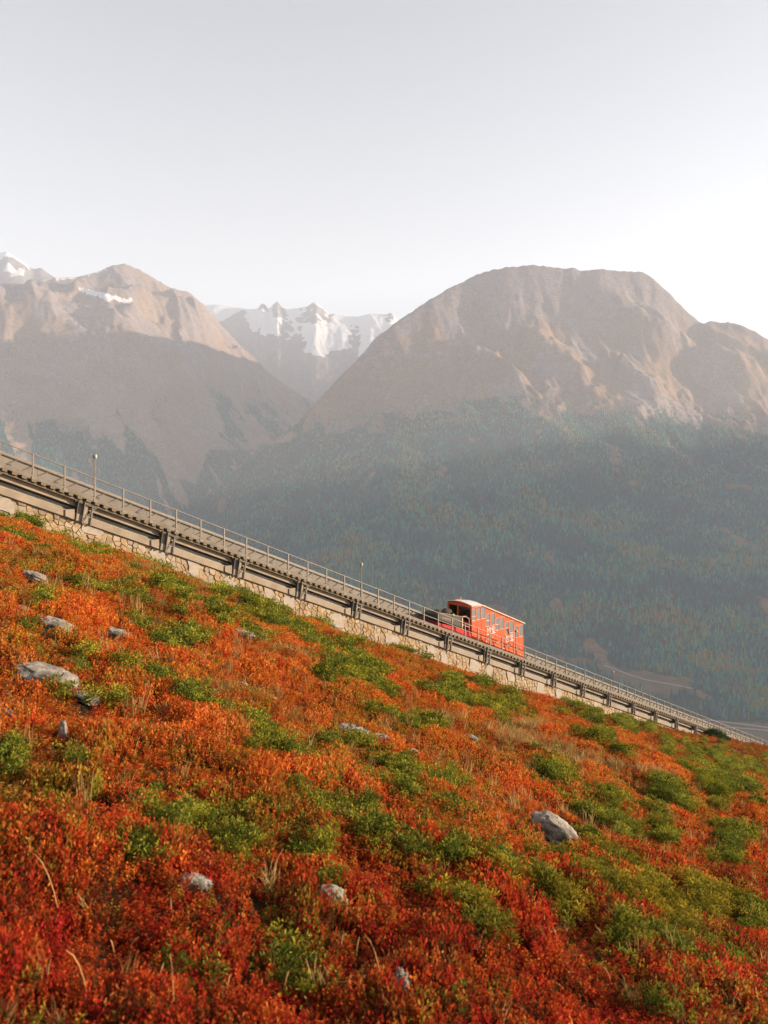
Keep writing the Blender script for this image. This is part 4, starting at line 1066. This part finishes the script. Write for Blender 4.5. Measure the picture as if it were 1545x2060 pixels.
for i, (sx, sz) in enumerate(cells):
    d2 = (ca[:, 0] - sx) ** 2 + (ca[:, 1] - sz) ** 2
    nb = np.argsort(d2)[1:14]
    poly = [(sx - .6, sz - .5), (sx + .6, sz - .5), (sx + .6, sz + .5), (sx - .6, sz + .5)]
    for j in nb:
        ox, oz = ca[j] - (sx, sz); l_ = math.hypot(ox, oz)
        if l_ < .02: continue
        nx, nz = ox / l_, oz / l_
        poly = clip_poly(poly, nx, nz, nx * (sx + ox / 2) + nz * (sz + oz / 2) - .010)
        if len(poly) < 3: break
    poly = clip_poly(poly, 0, 1, -2.285) if len(poly) >= 3 else poly
    if len(poly) < 3: continue
    if any(((sx - a) / (w_ * 1.0)) ** 2 + ((sz - b_) / (h_ * 1.0)) ** 2 < 1 for a, b_, w_, h_ in PATCHES): continue
    ar = abs(sum(poly[q][0] * poly[(q + 1) % len(poly)][1] - poly[(q + 1) % len(poly)][0] * poly[q][1] for q in range(len(poly)))) / 2
    if ar < .008: continue
    if sz < wall_bottom(sx) + .05: continue
    cxx, czz = np.mean([p_[0] for p_ in poly]), np.mean([p_[1] for p_ in poly])
    dep = rs.uniform(.015, .075)
    mid = [(cxx + (p_[0] - cxx) * rs.uniform(.84, .92), czz + (p_[1] - czz) * rs.uniform(.82, .92)) for p_ in poly]
    def geo(q=poly, m_=mid, d_=dep):
        n_ = len(q); tl = rs.uniform(-.03, .03)
        v0 = [L(a, .06, b_) for a, b_ in q]; v1 = [L(a, .06 - d_ * .55, b_) for a, b_ in q]; v2 = [L(a, .06 - d_ - tl * (b_ - czz) * 4 * d_ + rs.uniform(-.008, .008), b_) for a, b_ in m_]
        f = []
        for k_ in range(n_):
            k2 = (k_ + 1) % n_
            f += [(k_, k2, n_ + k2, n_ + k_), (n_ + k_, n_ + k2, 2 * n_ + k2, 2 * n_ + k_)]
        return v0 + v1 + v2, f + [tuple(range(2 * n_, 3 * n_))]
    stones.append((sx, geo()))
stones.sort(key=lambda q: abs(q[0] - 9) if q[0] > -2.2 else 99 + abs(q[0]))
rest_mb = [MB() for _ in stone_mats]
for i, (sx, (v_, f_)) in enumerate(stones):
    mi = rs.choices(range(5), (5, 3, 3, 3, 1.2))[0]
    if i < 290:
        mb = MB().add(v_, f_); o = part(mb, 'stone', stone_mats[mi], wall)
    else: rest_mb[mi].add(v_, f_)
allr = MB(); idx = []
for mi, q in enumerate(rest_mb):
    idx += [mi] * len(q.f); allr.add(q.v, q.f)
me = allr.mesh('stone_facing')
for m_ in stone_mats: me.materials.append(m_)
me.polygons.foreach_set('material_index', np.array(idx, np.int32))
o = link('stone_facing', me); o.parent = wall; o.matrix_parent_inverse = wall.matrix_basis.inverted(); tag(o, kind='stuff')
for a, b_, w_, h_ in PATCHES:
    mb = MB(); nn_ = 18; sq = lambda v: math.copysign(abs(v) ** .55, v); pr = [(a + w_ * sq(math.cos(6.2832 * q / nn_)) * rs.uniform(.72, 1.12), min(b_ + h_ * sq(math.sin(6.2832 * q / nn_)) * rs.uniform(.72, 1.12), -2.275)) for q in range(nn_)]
    mb.prism([L(x, -.005 + rs.uniform(-.008, .004), z) for x, z in pr], [L(x, .07, z) for x, z in pr]); part(mb, 'cement_patch', m_patch, wall)

# ------------------------------------------------------------------ handrail, its posts, the lamp posts
hr_ = empty('handrail', L(28, 0, -1.0))
tag(hr_, 'long steel handrail with two rails beside the funicular track', 'railing')
mb = MB(); mb.tube([L(s, 0, -.02) for s in np.arange(S0, S1, SP)], .026, 8); part(mb, 'top_rail', m_rail, hr_, smooth=True)
mb = MB(); mb.tube([L(s, .0, -.50) for s in np.arange(S0, S1, SP)], .021, 6); part(mb, 'middle_rail', m_rail, hr_, smooth=True)
def post_mesh(long):
    q = MB(); o_ = np.array(L(0, 0, 0)); b_ = -1.26 if long else -1.10
    for dw in (.0,):
        q.hexa([np.array(L(a, w_, z_, s0=0)) - o_ for z_ in (b_, .01) for a, w_ in ((-.032, -.036), (.032, -.036), (.032, .03), (-.032, .03))])
    q.hexa([np.array(L(a, w_, z_)) - o_ for z_ in (-1.14, -.99) for a, w_ in ((-.085, -.098), (.085, -.098), (.085, -.037), (-.085, -.037))])
    q.hexa([np.array(L(a, w_, z_, s0=0)) - o_ for z_ in (-1.02, -.84) for a, w_ in ((-.10, .00), (-.034, .00), (-.034, .06), (-.10, .06))])
    return q.mesh('post')
pm, pm2 = post_mesh(False), post_mesh(True)
for i in range(-5, 82):
    o = link('post', pm2 if i % 3 == 2 else pm, m_rail if i < 17 else m_steel); o.parent = hr_; o.matrix_parent_inverse = hr_.matrix_basis.inverted()
    o.location = L(i * SP, 0, 0)
m_lamp = surf_mat('lamp_glass', (.50, .45, .38), (.42, .38, .32), 4, .3, 0)
lamp_lab = ['slim lamp post with a pale cylindrical head on the upper track, nearest to the camera', 'slim lamp post on the track halfway between the stone boulders above and the red car', 'slim lamp post just downhill of the red funicular car', 'thin lamp post farthest down the track, over the valley meadow']
for i, (pi_, lab, hx) in enumerate(zip((2, 14, 25.25, 35.3), lamp_lab, (1.06, 1.15, .95, .85))):
    o = empty('lamp_post', L(pi_ * SP + .02, .07, -1.05)); tag(o, lab, 'lamp post', 'lamp posts along the track')
    def at(z): return np.array(L(pi_ * SP + .02, .07, z, s0=pi_ * SP))
    mb = MB(); mb.tube([at(-1.05), at(0), at(hx - .16)], [.034, .03, .026], 8); part(mb, 'pole', m_rail, o)
    mb = MB(); mb.tube([at(hx - .2) + [.05, -.02, 0], at(hx - .17) + [.05, -.02, 0], at(hx - .02) + [.05, -.02, 0], at(hx) + [.05, -.02, 0]], [.045, .07, .07, .05], 10); part(mb, 'lamp_head', m_lamp, o, smooth=True)
    mb = MB(); mb.tube([at(hx - .17) + [-.03, .01, 0], at(hx - .02) + [-.03, .01, 0]], .045, 8); part(mb, 'lamp_bracket', m_steel, o)

# ------------------------------------------------------------------ the funicular car
def paint(name, c, rough=.60, coat=.0):
    m, nt, out = new_mat(name); p = N(nt, 'ShaderNodeBsdfPrincipled')
    d_ = tuple(q * .72 for q in c)
    p.inputs['Specular IOR Level'].default_value = .22
    col = mixc(nt, ramp(nt, noise_tex(nt, 3.0, 6, .7), .35, .75), c, d_)
    nt.links.new(col, p.inputs['Base Color']); p.inputs['Roughness'].default_value = rough
    nt.links.new(ramp(nt, noise_tex(nt, 7.0), .2, .9), p.inputs['Roughness']); p.inputs['Roughness'].links[0].from_node.inputs[3].default_value = rough - .1; p.inputs['Roughness'].links[0].from_node.inputs[4].default_value = rough + .25
    b_ = N(nt, 'ShaderNodeBump'); b_.inputs['Strength'].default_value = .08; b_.inputs['Distance'].default_value = .01
    nt.links.new(noise_tex(nt, 2.2, 3), b_.inputs['Height']); nt.links.new(b_.outputs[0], p.inputs['Normal'])
    nt.links.new(p.outputs[0], out.inputs['Surface']); return m
m_orange = paint('orange_red_paint', (.56, .080, .018)); m_red = paint('dark_red_paint', (.42, .018, .014)); m_trim = paint('light_orange_trim', (.62, .17, .065))
m_roof = paint('pale_roof_paint', (.70, .66, .62), .5); m_cream = paint('cream_edge', (.56, .42, .29), .5); m_white = paint('white_lettering', (.80, .64, .56), .6); m_box = surf_mat('charcoal_box', (.075, .062, .052), (.05, .042, .036), 5, .7, .2)
m_seat = paint('brown_bench', (.16, .08, .04), .6); m_step = paint('aluminium_step', (.46, .30, .19), .4); m_int = paint('beige_lining', (.36, .28, .18), .6)
mg, nt, out = new_mat('window_glass')
gl, tr, mx, fr = N(nt, 'ShaderNodeBsdfGlossy'), N(nt, 'ShaderNodeBsdfTransparent'), N(nt, 'ShaderNodeMixShader'), N(nt, 'ShaderNodeFresnel')
tr.inputs[0].default_value = (.80, .84, .80, 1); gl.inputs['Roughness'].default_value = .03; fr.inputs[0].default_value = 1.5
nt.links.new(fr.outputs[0], mx.inputs[0]); nt.links.new(tr.outputs[0], mx.inputs[1]); nt.links.new(gl.outputs[0], mx.inputs[2]); nt.links.new(mx.outputs[0], out.inputs['Surface'])
car = empty('funicular_car', L(33, 1.5, -.9)); car_g = 'funicular_car'
tag(car, 'red orange funicular car with stepped windows and a pale roof going down the track', 'funicular car')
WN, WF, TH = .40, 2.60, .045
bounds = [29.95, 31.52, 32.62, 33.72, 34.86, 36.05]
def roof_z(s):                                   # in the sloping frame
    return 1.41 + (s - 29.95) * (1.76 - 1.41) / 1.15 if s < 31.1 else 1.76
def cp(mb, name, mat, parent=car, **k):
    return part(mb, name, mat, parent, **k)
def lev(s0, s, z):                               # level frame anchored at s0 -> z in the sloping frame
    return z - GR * (s0 - s) * -1 if False else z + GR * (s0 - s)
def side(wa, wb, near):
    """one long side: for each compartment a door half and a fixed half, each with its window"""
    for k in range(5):
        a, b_ = bounds[k], bounds[k + 1]; wt, wbm = (1.20, .31) if near else (1.36, .16)
        if k == 0: sp = [(a, a + .52), (a + .52, a + 1.06), (a + 1.06, b_)]
        else:
            m_ = a + (b_ - a) * .47; sp = [(a, m_), (m_, b_)]
        for h, (x0, x1) in enumerate(sp):
            g_ = .012 if h == 0 or k == 0 else .006
            xa, xb = x0 + (.012 if h else 0), x1 - (.012 if h < len(sp) - 1 else .0)
            zb0, zb1 = -.78, -.78
            low = [(xa, zb0), (xb, zb1), (xb, lev(a, xb, wbm)), (xa, lev(a, xa, wbm))]
            door = h == 0
            mb = MB(); prism_sz(mb, low, wa + (0 if not door else -.012 * (1 if near else -1)), wb)
            pnl = cp(mb, 'door' if door else 'side_panel', m_orange, bevel=.006)
            jamb = .045
            fm = MB()
            for q0, q1 in ((xa, xa + jamb), (xb - jamb, xb)):
                prism_sz(fm, [(q0, lev(a, q0, wbm)), (q1, lev(a, q1, wbm)), (q1, lev(a, q1, wt)), (q0, lev(a, q0, wt))], wa, wb)
            prism_sz(fm, [(xa + jamb, lev(a, xa + jamb, wbm)), (xb - jamb, lev(a, xb - jamb, wbm)), (xb - jamb, lev(a, xb - jamb, wbm + .035)), (xa + jamb, lev(a, xa + jamb, wbm + .035))], wa - .01, wb + .01)
            win = cp(fm, 'window_frame', m_trim if near else m_orange)
            gm = MB(); q0, q1 = xa + jamb, xb - jamb
            prism_sz(gm, [(q0, lev(a, q0, wbm + .036)), (q1, lev(a, q1, wbm + .036)), (q1, lev(a, q1, wt)), (q0, lev(a, q0, wt))], (wa + wb) / 2 - .003, (wa + wb) / 2 + .003)
            po = cp(gm, 'pane', mg, win)
            if near and door and k > 0 or (near and k == 0 and h == 0):      # rail across the door window
                mb = MB(); zz = wbm + (.42 if k else .30)
                prism_sz(mb, [(q0, lev(a, q0, zz)), (q1, lev(a, q1, zz)), (q1, lev(a, q1, zz + .03)), (q0, lev(a, q0, zz + .03))], wa - .014, wa + .02); cp(mb, 'grab_rail', m_trim, win)
        # header up to the roof line
        xs_ = [a, 31.1, b_] if k == 0 else [a, b_]
        up = [(q, lev(a, q, wt + .002)) for q in (a, b_)] + [(q, roof_z(q)) for q in reversed(xs_)]
        mb = MB(); prism_sz(mb, up, wa + .004, wb); cp(mb, 'header_panel', m_orange)
        mb = MB(); prism_sz(mb, [(a + .02, lev(a, a + .02, wt + .02)), (b_ - .02, lev(a, b_ - .02, wt + .02)), (b_ - .02, lev(a, b_ - .02, wt + .075)), (a + .02, lev(a, a + .02, wt + .075))], wa - (.022 if near else -.05), wa + .003 if near else wb + .02); cp(mb, 'rain_strip', m_trim)
side(WN, WN + TH, True)
side(WF - TH, WF, False)
# rounded sill along the bottom
mb = MB(); mb.tube([L(29.96, WN + .10, -.74), L(36.0, WN + .10, -.74)], .15, 12); cp(mb, 'sill_roll', m_orange, smooth=True)
mb = MB(); mb.tube([L(29.96, WF - .10, -.74), L(36.0, WF - .10, -.74)], .15, 12); cp(mb, 'sill_roll', m_orange, smooth=True)
mb = MB(); bar(mb, 29.95, 36.05, WN + .06, WF - .06, -.90, -.72); cp(mb, 'floor', m_red)
for k in range(1, 5):
    a = bounds[k]; mb = MB(); prism_sz(mb, [(a - .05, lev(a, a - .05, -.50)), (a + .75, lev(a, a + .75, -.50)), (a + .75, lev(a, a + .75, -.45)), (a - .05, lev(a, a - .05, -.45))], WN - .10, WN - .005); cp(mb, 'step', m_step)
for k in range(6):
    s_ = 30.5 + k * 1.0; mb = MB(); mb.tube([L(s_, WN - .075, -.70), L(s_, WN - .045, -.70)], .04, 10); cp(mb, 'marker_lamp', m_white)
# ends: three posts, lintel, low panel, panes, a rail
for s_, sgn in ((29.95, 1), (36.05, -1)):
    e0, e1 = (s_, s_ + .05) if sgn > 0 else (s_ - .05, s_)
    zt = roof_z(s_)
    wins = []
    for w0, w1 in ((WN, WN + .14), (1.60, 1.72), (WF - .14, WF)):
        mb = MB(); mb.hexa([L(a, w_, z_, s0=s_) for z_ in (-.75, zt - .14) for a, w_ in ((e0, w0), (e1, w0), (e1, w1), (e0, w1))]); cp(mb, 'corner_post', m_orange, bevel=.01)
    mb = MB(); mb.hexa([L(a, w_, z_, s0=s_) for z_ in (zt - .138, zt) for a, w_ in ((e0 - .01, WN), (e1, WN), (e1, WF), (e0 - .01, WF))]); cp(mb, 'lintel', m_orange)
    for w0, w1 in ((WN + .142, 1.598), (1.722, WF - .142)):
        fr_ = MB(); fr_.hexa([L(a, w_, z_, s0=s_) for z_ in (.245, .29) for a, w_ in ((e0, w0), (e1, w0), (e1, w1), (e0, w1))]); fo = cp(fr_, 'window_frame', m_red)
        mb = MB(); mb.hexa([L(a, w_, z_, s0=s_) for z_ in (.291, zt - .139) for a, w_ in ((e0 + .02, w0), (e0 + .026, w0), (e0 + .026, w1), (e0 + .02, w1))]); cp(mb, 'pane', mg, fo)
        mb = MB(); mb.hexa([L(a, w_, z_, s0=s_) for z_ in (.52, .56) for a, w_ in ((e0 - .02, w0), (e0 + .015, w0), (e0 + .015, w1), (e0 - .02, w1))]); cp(mb, 'grab_rail', m_cream, fo)
        mb = MB(); mb.hexa([L(a, w_, z_, s0=s_) for z_ in (-.74, .243) for a, w_ in ((e0 + .004, w0), (e1, w0), (e1, w1), (e0 + .004, w1))]); cp(mb, 'end_panel', m_red)
# roof: shallow vault, level over the upper end and then falling with the track
def roof_part(z_off, over, thick, nm, mat):
    path = [(29.86, roof_z(29.95) - .03), (30.4, roof_z(30.4)), (31.1, 1.76), (31.35, 1.76), (34, 1.76), (36.12, 1.76)]
    V, nn_ = [], 13
    for s_, z_ in path:
        fl = .17 if s_ < 31.2 else .10
        for lay in (0, 1):
            for q in range(nn_):
                t = q / (nn_ - 1); w_ = WN - over + t * (WF - WN + 2 * over)
                V.append(L(s_, w_, z_ + z_off + fl * (1 - (2 * t - 1) ** 2) - lay * thick))
    F = []
    for i in range(len(path) - 1):
        for q in range(nn_ - 1):
            a = i * 2 * nn_ + q; b_ = a + 2 * nn_
            F.append((a, b_, b_ + 1, a + 1)); F.append((a + nn_, a + nn_ + 1, b_ + nn_ + 1, b_ + nn_))
        for q in (0, nn_ - 1):
            a = i * 2 * nn_ + q; b_ = a + 2 * nn_; F.append((a, a + nn_, b_ + nn_, b_))
    for base in (0, (len(path) - 1) * 2 * nn_):
        for q in range(nn_ - 1): F.append((base + q, base + q + 1, base + nn_ + q + 1, base + nn_ + q))
    mb = MB(); mb.add(V, F); r0 = cp(mb, nm, mat, smooth=False)
    for s_, z_ in ((29.955, path[0][1] - .01), (36.0, 1.75)):
        fl = .16 if s_ < 31 else .09
        arc = [(WN + q / 12 * (WF - WN), z_ + fl * (1 - (q / 6 - 1) ** 2)) for q in range(13)]
        mb = MB(); ring = [(WN, z_ - .05)] + arc + [(WF, z_ - .05)]
        mb.prism([L(s_, w_, q) for w_, q in ring], [L(s_ + .04, w_, q) for w_, q in ring]); cp(mb, 'gable', m_orange)
    return r0
rf = roof_part(.045, .05, .04, 'roof', m_roof)
for w_ in (WN - .085, WF + .02):
    mb = MB()
    for (s_a, z_a), (s_b, z_b) in zip([(29.86, roof_z(29.95) - .03), (31.1, 1.76)], [(31.1, 1.76), (36.12, 1.76)]):
        prism_sz(mb, [(s_a, z_a - .03), (s_b, z_b - .03), (s_b, z_b + .055), (s_a, z_a + .055)], w_, w_ + .065)
    cp(mb, 'roof_edge', m_cream, rf)
mb = MB(); mb.tube([L(30.3, 1.75, 1.78), L(30.3, 1.75, 1.95)], .05, 8); cp(mb, 'roof_vent', m_trim, rf)
mb = MB(); mb.hexa([L(a, w_, z_) for z_ in (1.91, 2.0) for a, w_ in ((32.55, 1.4), (32.85, 1.4), (32.85, 1.6), (32.55, 1.6))]); cp(mb, 'roof_vent', m_box, rf)
# benches and inner partitions
for k in range(1, 5):
    a, b_ = bounds[k], bounds[k + 1]
    mb = MB(); mb.hexa([L(s_, w_, z_, s0=a) for z_ in (-.36, -.26) for s_, w_ in ((b_ - .42, WN + .1), (b_ - .06, WN + .1), (b_ - .06, WF - .1), (b_ - .42, WF - .1))]); mb.hexa([L(s_, w_, z_, s0=a) for z_ in (-.25, .42) for s_, w_ in ((b_ - .10, WN + .1), (b_ - .05, WN + .1), (b_ - .05, WF - .1), (b_ - .10, WF - .1))]); cp(mb, 'bench', m_seat)
# white letters on the doors: MMB with a line under it
def lettering(a, zc):
    cu = bpy.data.curves.new('lettering', 'FONT'); cu.body = 'MMB'; cu.size = .60; cu.extrude = .006; cu.offset = -.002; cu.space_character = .92
    tmp = bpy.data.objects.new('lettering_curve', cu)
    lm = bpy.data.meshes.new_from_object(tmp); bpy.data.objects.remove(tmp); lm.materials.clear(); lm.materials.append(m_white)
    o = bpy.data.objects.new('lettering', lm); COL.objects.link(o)
    p0 = Vector(L(a, WN - .025, zc, s0=a)); ex = Vector((UU[0], UU[1], 0)); ez = Vector((-WW[0], -WW[1], 0)); ey = Vector((0, 0, 1))
    M = Matrix((ex, ey, ez)).transposed().to_4x4(); M.translation = p0
    sx = Matrix.Diagonal((.72, 1, 1, 1))
    o.parent = car; o.matrix_parent_inverse = car.matrix_basis.inverted(); o.matrix_basis = M @ sx
    mb = MB(); prism_sz(mb, [(a - .02, lev(a, a - .02, zc - .09)), (a + 1.0, lev(a, a + 1.0, zc - .09)), (a + 1.0, lev(a, a + 1.0, zc - .04)), (a - .02, lev(a, a - .02, zc - .04))], WN - .030, WN - .016); cp(mb, 'lettering_line', m_white)
lettering(31.62, -.11); lettering(33.82, -.11)
# wheels below
for s_ in (30.9, 35.2):
    for w_ in (.62, 1.65):
        mb = MB(); mb.tube([L(s_, w_ - .05, -.80), L(s_, w_ + .05, -.80)], .19, 16); cp(mb, 'wheel', m_dark)
# open goods platform on the uphill end
mb = MB(); prism_sz(mb, [(26.55, -.93), (29.94, -.93), (29.94, -.52), (29.3, -.40), (26.55, -.62)], WN + .02, WF - .1); cp(mb, 'platform_chassis', m_red, bevel=.01)
mb = MB(); bar(mb, 26.5, 29.94, WN - .03, WN + .018, -.84, -.74); cp(mb, 'platform_edge', m_red)
for s_ in (29.05, 29.75):
    mb = MB(); mb.tube([L(s_, WN + .06, -.5), L(s_, WN + .06, .45, s0=s_)], .028, 8); cp(mb, 'platform_post', m_cream)
mb = MB(); mb.tube([L(29.05, WN + .06, .43), L(29.4, WN + .06, .43 + .12), L(29.75, WN + .06, .43)], .025, 6); cp(mb, 'platform_rail', m_cream)
mb = MB(); mb.tube([L(29.05, WN + .06, -.12), L(29.75, WN + .06, -.12)], .025, 6); cp(mb, 'platform_rail', m_cream)
# the load: a charcoal crate, bags, a folded tarpaulin
crate = empty('goods_crate', L(27.9, 1.2, -.45)); tag(crate, 'long charcoal goods crate on the uphill platform of the red car', 'crate')
mb = MB(); prism_sz(mb, [(26.62, -.47), (28.98, -.40), (28.98, .36), (26.9, .06), (26.62, -.06)], WN + .05, 1.9); part(mb, 'crate_body', m_box, crate, bevel=.015)
mb = MB(); prism_sz(mb, [(26.85, .07), (29.0, .38), (29.0, .43), (26.85, .12)], WN + .03, 1.92); part(mb, 'crate_lid', surf_mat('crate_lid', (.22, .18, .15), (.16, .13, .11), 4, .6, .1), crate)
m_lbl = surf_mat('crate_print', (.30, .21, .15), (.25, .17, .12), 6, .8, 0)
mb = MB()
for q in range(9):
    bar(mb, 26.95 + q * .13, 27.03 + q * .13, WN + .046, WN + .052, -.24 + .012 * q, -.13 + .012 * q)
part(mb, 'printed_marks', m_lbl, crate)
mb = MB(); bar(mb, 28.92, 29.02, WN + .0, WN + .045, -.4, .3); part(mb, 'corner_plate', m_cream, crate)
def lump(name, s_, w_, z_, r, mat, lab, cat, grp=None):
    th = np.linspace(0, 2 * np.pi, 18, endpoint=False); ph = np.linspace(.05, np.pi - .05, 10)
    T_, F_ = np.meshgrid(th, ph, indexing='ij'); nx, ny, nz2 = np.sin(F_) * np.cos(T_), np.sin(F_) * np.sin(T_), np.cos(F_)
    k_ = 1 + .2 * gnoise(nx * 2 + s_, ny * 2 + nz2, 5) + .1 * gnoise(nx * 5, ny * 5 + nz2 * 3, 6)
    ii = np.arange(180).reshape(18, 10); jj = np.roll(ii, -1, 0)
    o = link(name, np_mesh(name, np.stack([nx * r[0] * k_, ny * r[1] * k_, nz2 * r[2] * k_], -1).reshape(-1, 3), np.stack([ii[:, :-1], ii[:, 1:], jj[:, 1:], jj[:, :-1]], -1).reshape(-1, 4), True), mat)
    o.location = L(s_, w_, z_); o.rotation_euler = (0, 0, .8); return tag(o, lab, cat, grp)
m_bag = surf_mat('dark_canvas', (.055, .045, .035), (.035, .03, .025), 9, .9, .5)
lump('duffel_bag', 28.35, 1.35, .46, (.50, .30, .22), m_bag, 'larger dark canvas bag lying on top of the charcoal crate', 'bag')
lump('duffel_bag', 27.55, 1.45, .22, (.30, .26, .17), m_bag, 'smaller dark bag on the uphill end of the charcoal crate', 'bag')
lump('work_glove', 28.05, WN + .05, .28, (.13, .06, .09), paint('yellow_green_cloth', (.36, .34, .06), .8), 'yellow green cloth hanging over the edge of the charcoal crate', 'cloth')

# people sitting in the car
m_skin = paint('skin', (.42, .24, .17), .6)
def person(s_, w_, zl, s0, shirt, trousers, hair_c, lab):
    o0 = empty('person', L(s_, w_, zl, s0=s0)); tag(o0, lab, 'person', 'passengers in the car')
    me = bpy.data.meshes.new('body')
    #        pelvis      chest       neck        head base    head top      l sh          l elbow         l hand        r ...                                           l hip        l knee         l foot
    J = [(0, 0, .08), (.02, 0, .38), (.02, 0, .54), (.03, 0, .62), (.05, 0, .78), (.02, .18, .47), (.08, .24, .22), (.30, .16, .14), (.02, -.18, .47), (.08, -.24, .22), (.30, -.16, .14), (.08, .10, .06), (.46, .11, .07), (.44, .11, -.36), (.56, .11, -.40), (.08, -.10, .06), (.46, -.11, .07), (.44, -.11, -.36), (.56, -.11, -.40), (.01, 0, .22), (.06, 0, .70)]
    E_ = [(0, 19), (19, 1), (1, 2), (2, 3), (3, 20), (20, 4), (1, 5), (5, 6), (6, 7), (1, 8), (8, 9), (9, 10), (0, 11), (11, 12), (12, 13), (13, 14), (0, 15), (15, 16), (16, 17), (17, 18)]
    rad = [.15, .15, .058, .075, .06, .07, .05, .036, .07, .05, .036, .10, .075, .05, .045, .10, .075, .05, .045, .135, .105]
    bm_ = [Vector((UU[0], UU[1], 0)) * x + Vector((WW[0], WW[1], 0)) * y + Vector((0, 0, z)) for x, y, z in J]
    me.from_pydata(bm_, E_, [])
    b0 = bpy.data.objects.new('body', me); COL.objects.link(b0); b0.parent = o0
    me.materials.append(shirt)
    sk = b0.modifiers.new('skin', 'SKIN')
    for i, q in enumerate(rad): me.skin_vertices[0].data[i].radius = (q, q)
    me.skin_vertices[0].data[0].use_root = True
    b0.modifiers.new('smooth', 'SUBSURF').levels = 1; b0.modifiers['smooth'].render_levels = 1
    def blob(nm, c_, r_, mat):
        th = np.linspace(0, 2 * np.pi, 12, endpoint=False); ph = np.linspace(.05, np.pi - .05, 8); T_, F_ = np.meshgrid(th, ph, indexing='ij')
        V_ = np.stack([np.sin(F_) * np.cos(T_) * r_[0], np.sin(F_) * np.sin(T_) * r_[1], np.cos(F_) * r_[2]], -1).reshape(-1, 3)
        V_ = np.stack([V_[:, 0] * UU[0] + V_[:, 1] * WW[0], V_[:, 0] * UU[1] + V_[:, 1] * WW[1], V_[:, 2]], -1)
        ii = np.arange(96).reshape(12, 8); jj = np.roll(ii, -1, 0)
        o = link(nm, np_mesh(nm, V_, np.stack([ii[:, :-1], ii[:, 1:], jj[:, 1:], jj[:, :-1]], -1).reshape(-1, 4), True), mat, o0)
        cc = np.array(c_); o.location = (cc[0] * UU[0] + cc[1] * WW[0], cc[0] * UU[1] + cc[1] * WW[1], cc[2]); return o
    blob('face', (.085, 0, .70), (.085, .078, .115), m_skin); blob('hair', (.03, 0, .755), (.105, .095, .10), hair_c); blob('nose', (.175, 0, .69), (.02, .014, .022), m_skin)
    for q in (-1, 1): blob('ear', (.07, q * .085, .70), (.02, .012, .03), m_skin); blob('hand', (.33, q * .15, .14), (.07, .04, .025), m_skin)
    return o0
m_h = paint('dark_hair', (.02, .014, .01), .6)
person(33.15, .85, -.10, 32.62, paint('pink_pullover', (.50, .25, .24), .8), m_box, m_h, 'passenger with dark hair in a pale pink top, in the middle compartment')
person(34.15, .80, -.22, 33.72, paint('dark_coat', (.03, .025, .025), .8), m_box, m_h, 'passenger in a black coat, one compartment below the one in pink')
person(35.25, .95, -.26, 34.86, paint('blue_jacket', (.05, .12, .38), .8), m_box, m_h, 'passenger in a blue jacket in the lowest compartment')

# ------------------------------------------------------------------ a leafy bush where the track meets the slope
bx, by = 1440, 1481
c0 = on_ground(bx, by + 4); r_ = np.random.default_rng(9); n = 260
a_ = r_.uniform(0, 6.28, n); q_ = np.sqrt(r_.random(n)); el = r_.random(n)
BP = np.stack([c0[0] + 1.5 * q_ * np.cos(a_) + .25 * r_.normal(0, 1, n), c0[1] + 1.0 * q_ * np.sin(a_), c0[2] + .1 + (1 - q_ ** 2) * .75 * (.3 + .7 * el)], -1)
BP[:, 2] += -.30 * (BP[:, 0] - c0[0])
o = scatter('bush', BP, np.stack([r_.normal(0, .5, n), r_.normal(0, .5, n), a_], -1), np.full((n, 3), .26) * r_.uniform(.7, 1.2, (n, 1)), r_.integers(0, 2, n), bush_own, dict(tint=np.array([[.035, .075, .018]]) * r_.uniform(.6, 1.3, (n, 1))), solid=True)
tag(o, 'dark green bush where the lower track meets the hillside', 'bush')

# ------------------------------------------------------------------ haze in the valley air
mh, nt, out = new_mat('haze')
pv = N(nt, 'ShaderNodeVolumePrincipled'); pv.inputs['Density'].default_value = HAZE_DENSITY; pv.inputs['Color'].default_value = (*HAZE_COLOR, 1); pv.inputs['Anisotropy'].default_value = .0
nt.links.new(pv.outputs[0], out.inputs['Volume'])
x0, x1, y0, y1, z0, z1 = -8600, 5000, -2000, 12600, -641.5, 2450
hz = MB().hexa([(x0, y0, z0), (x1, y0, z0), (x1, y1, z0), (x0, y1, z0), (x0, y0, z1), (x1, y0, z1), (x1, y1, z1), (x0, y1, z1)]).build('haze', mh)
tag(hz, kind='stuff')
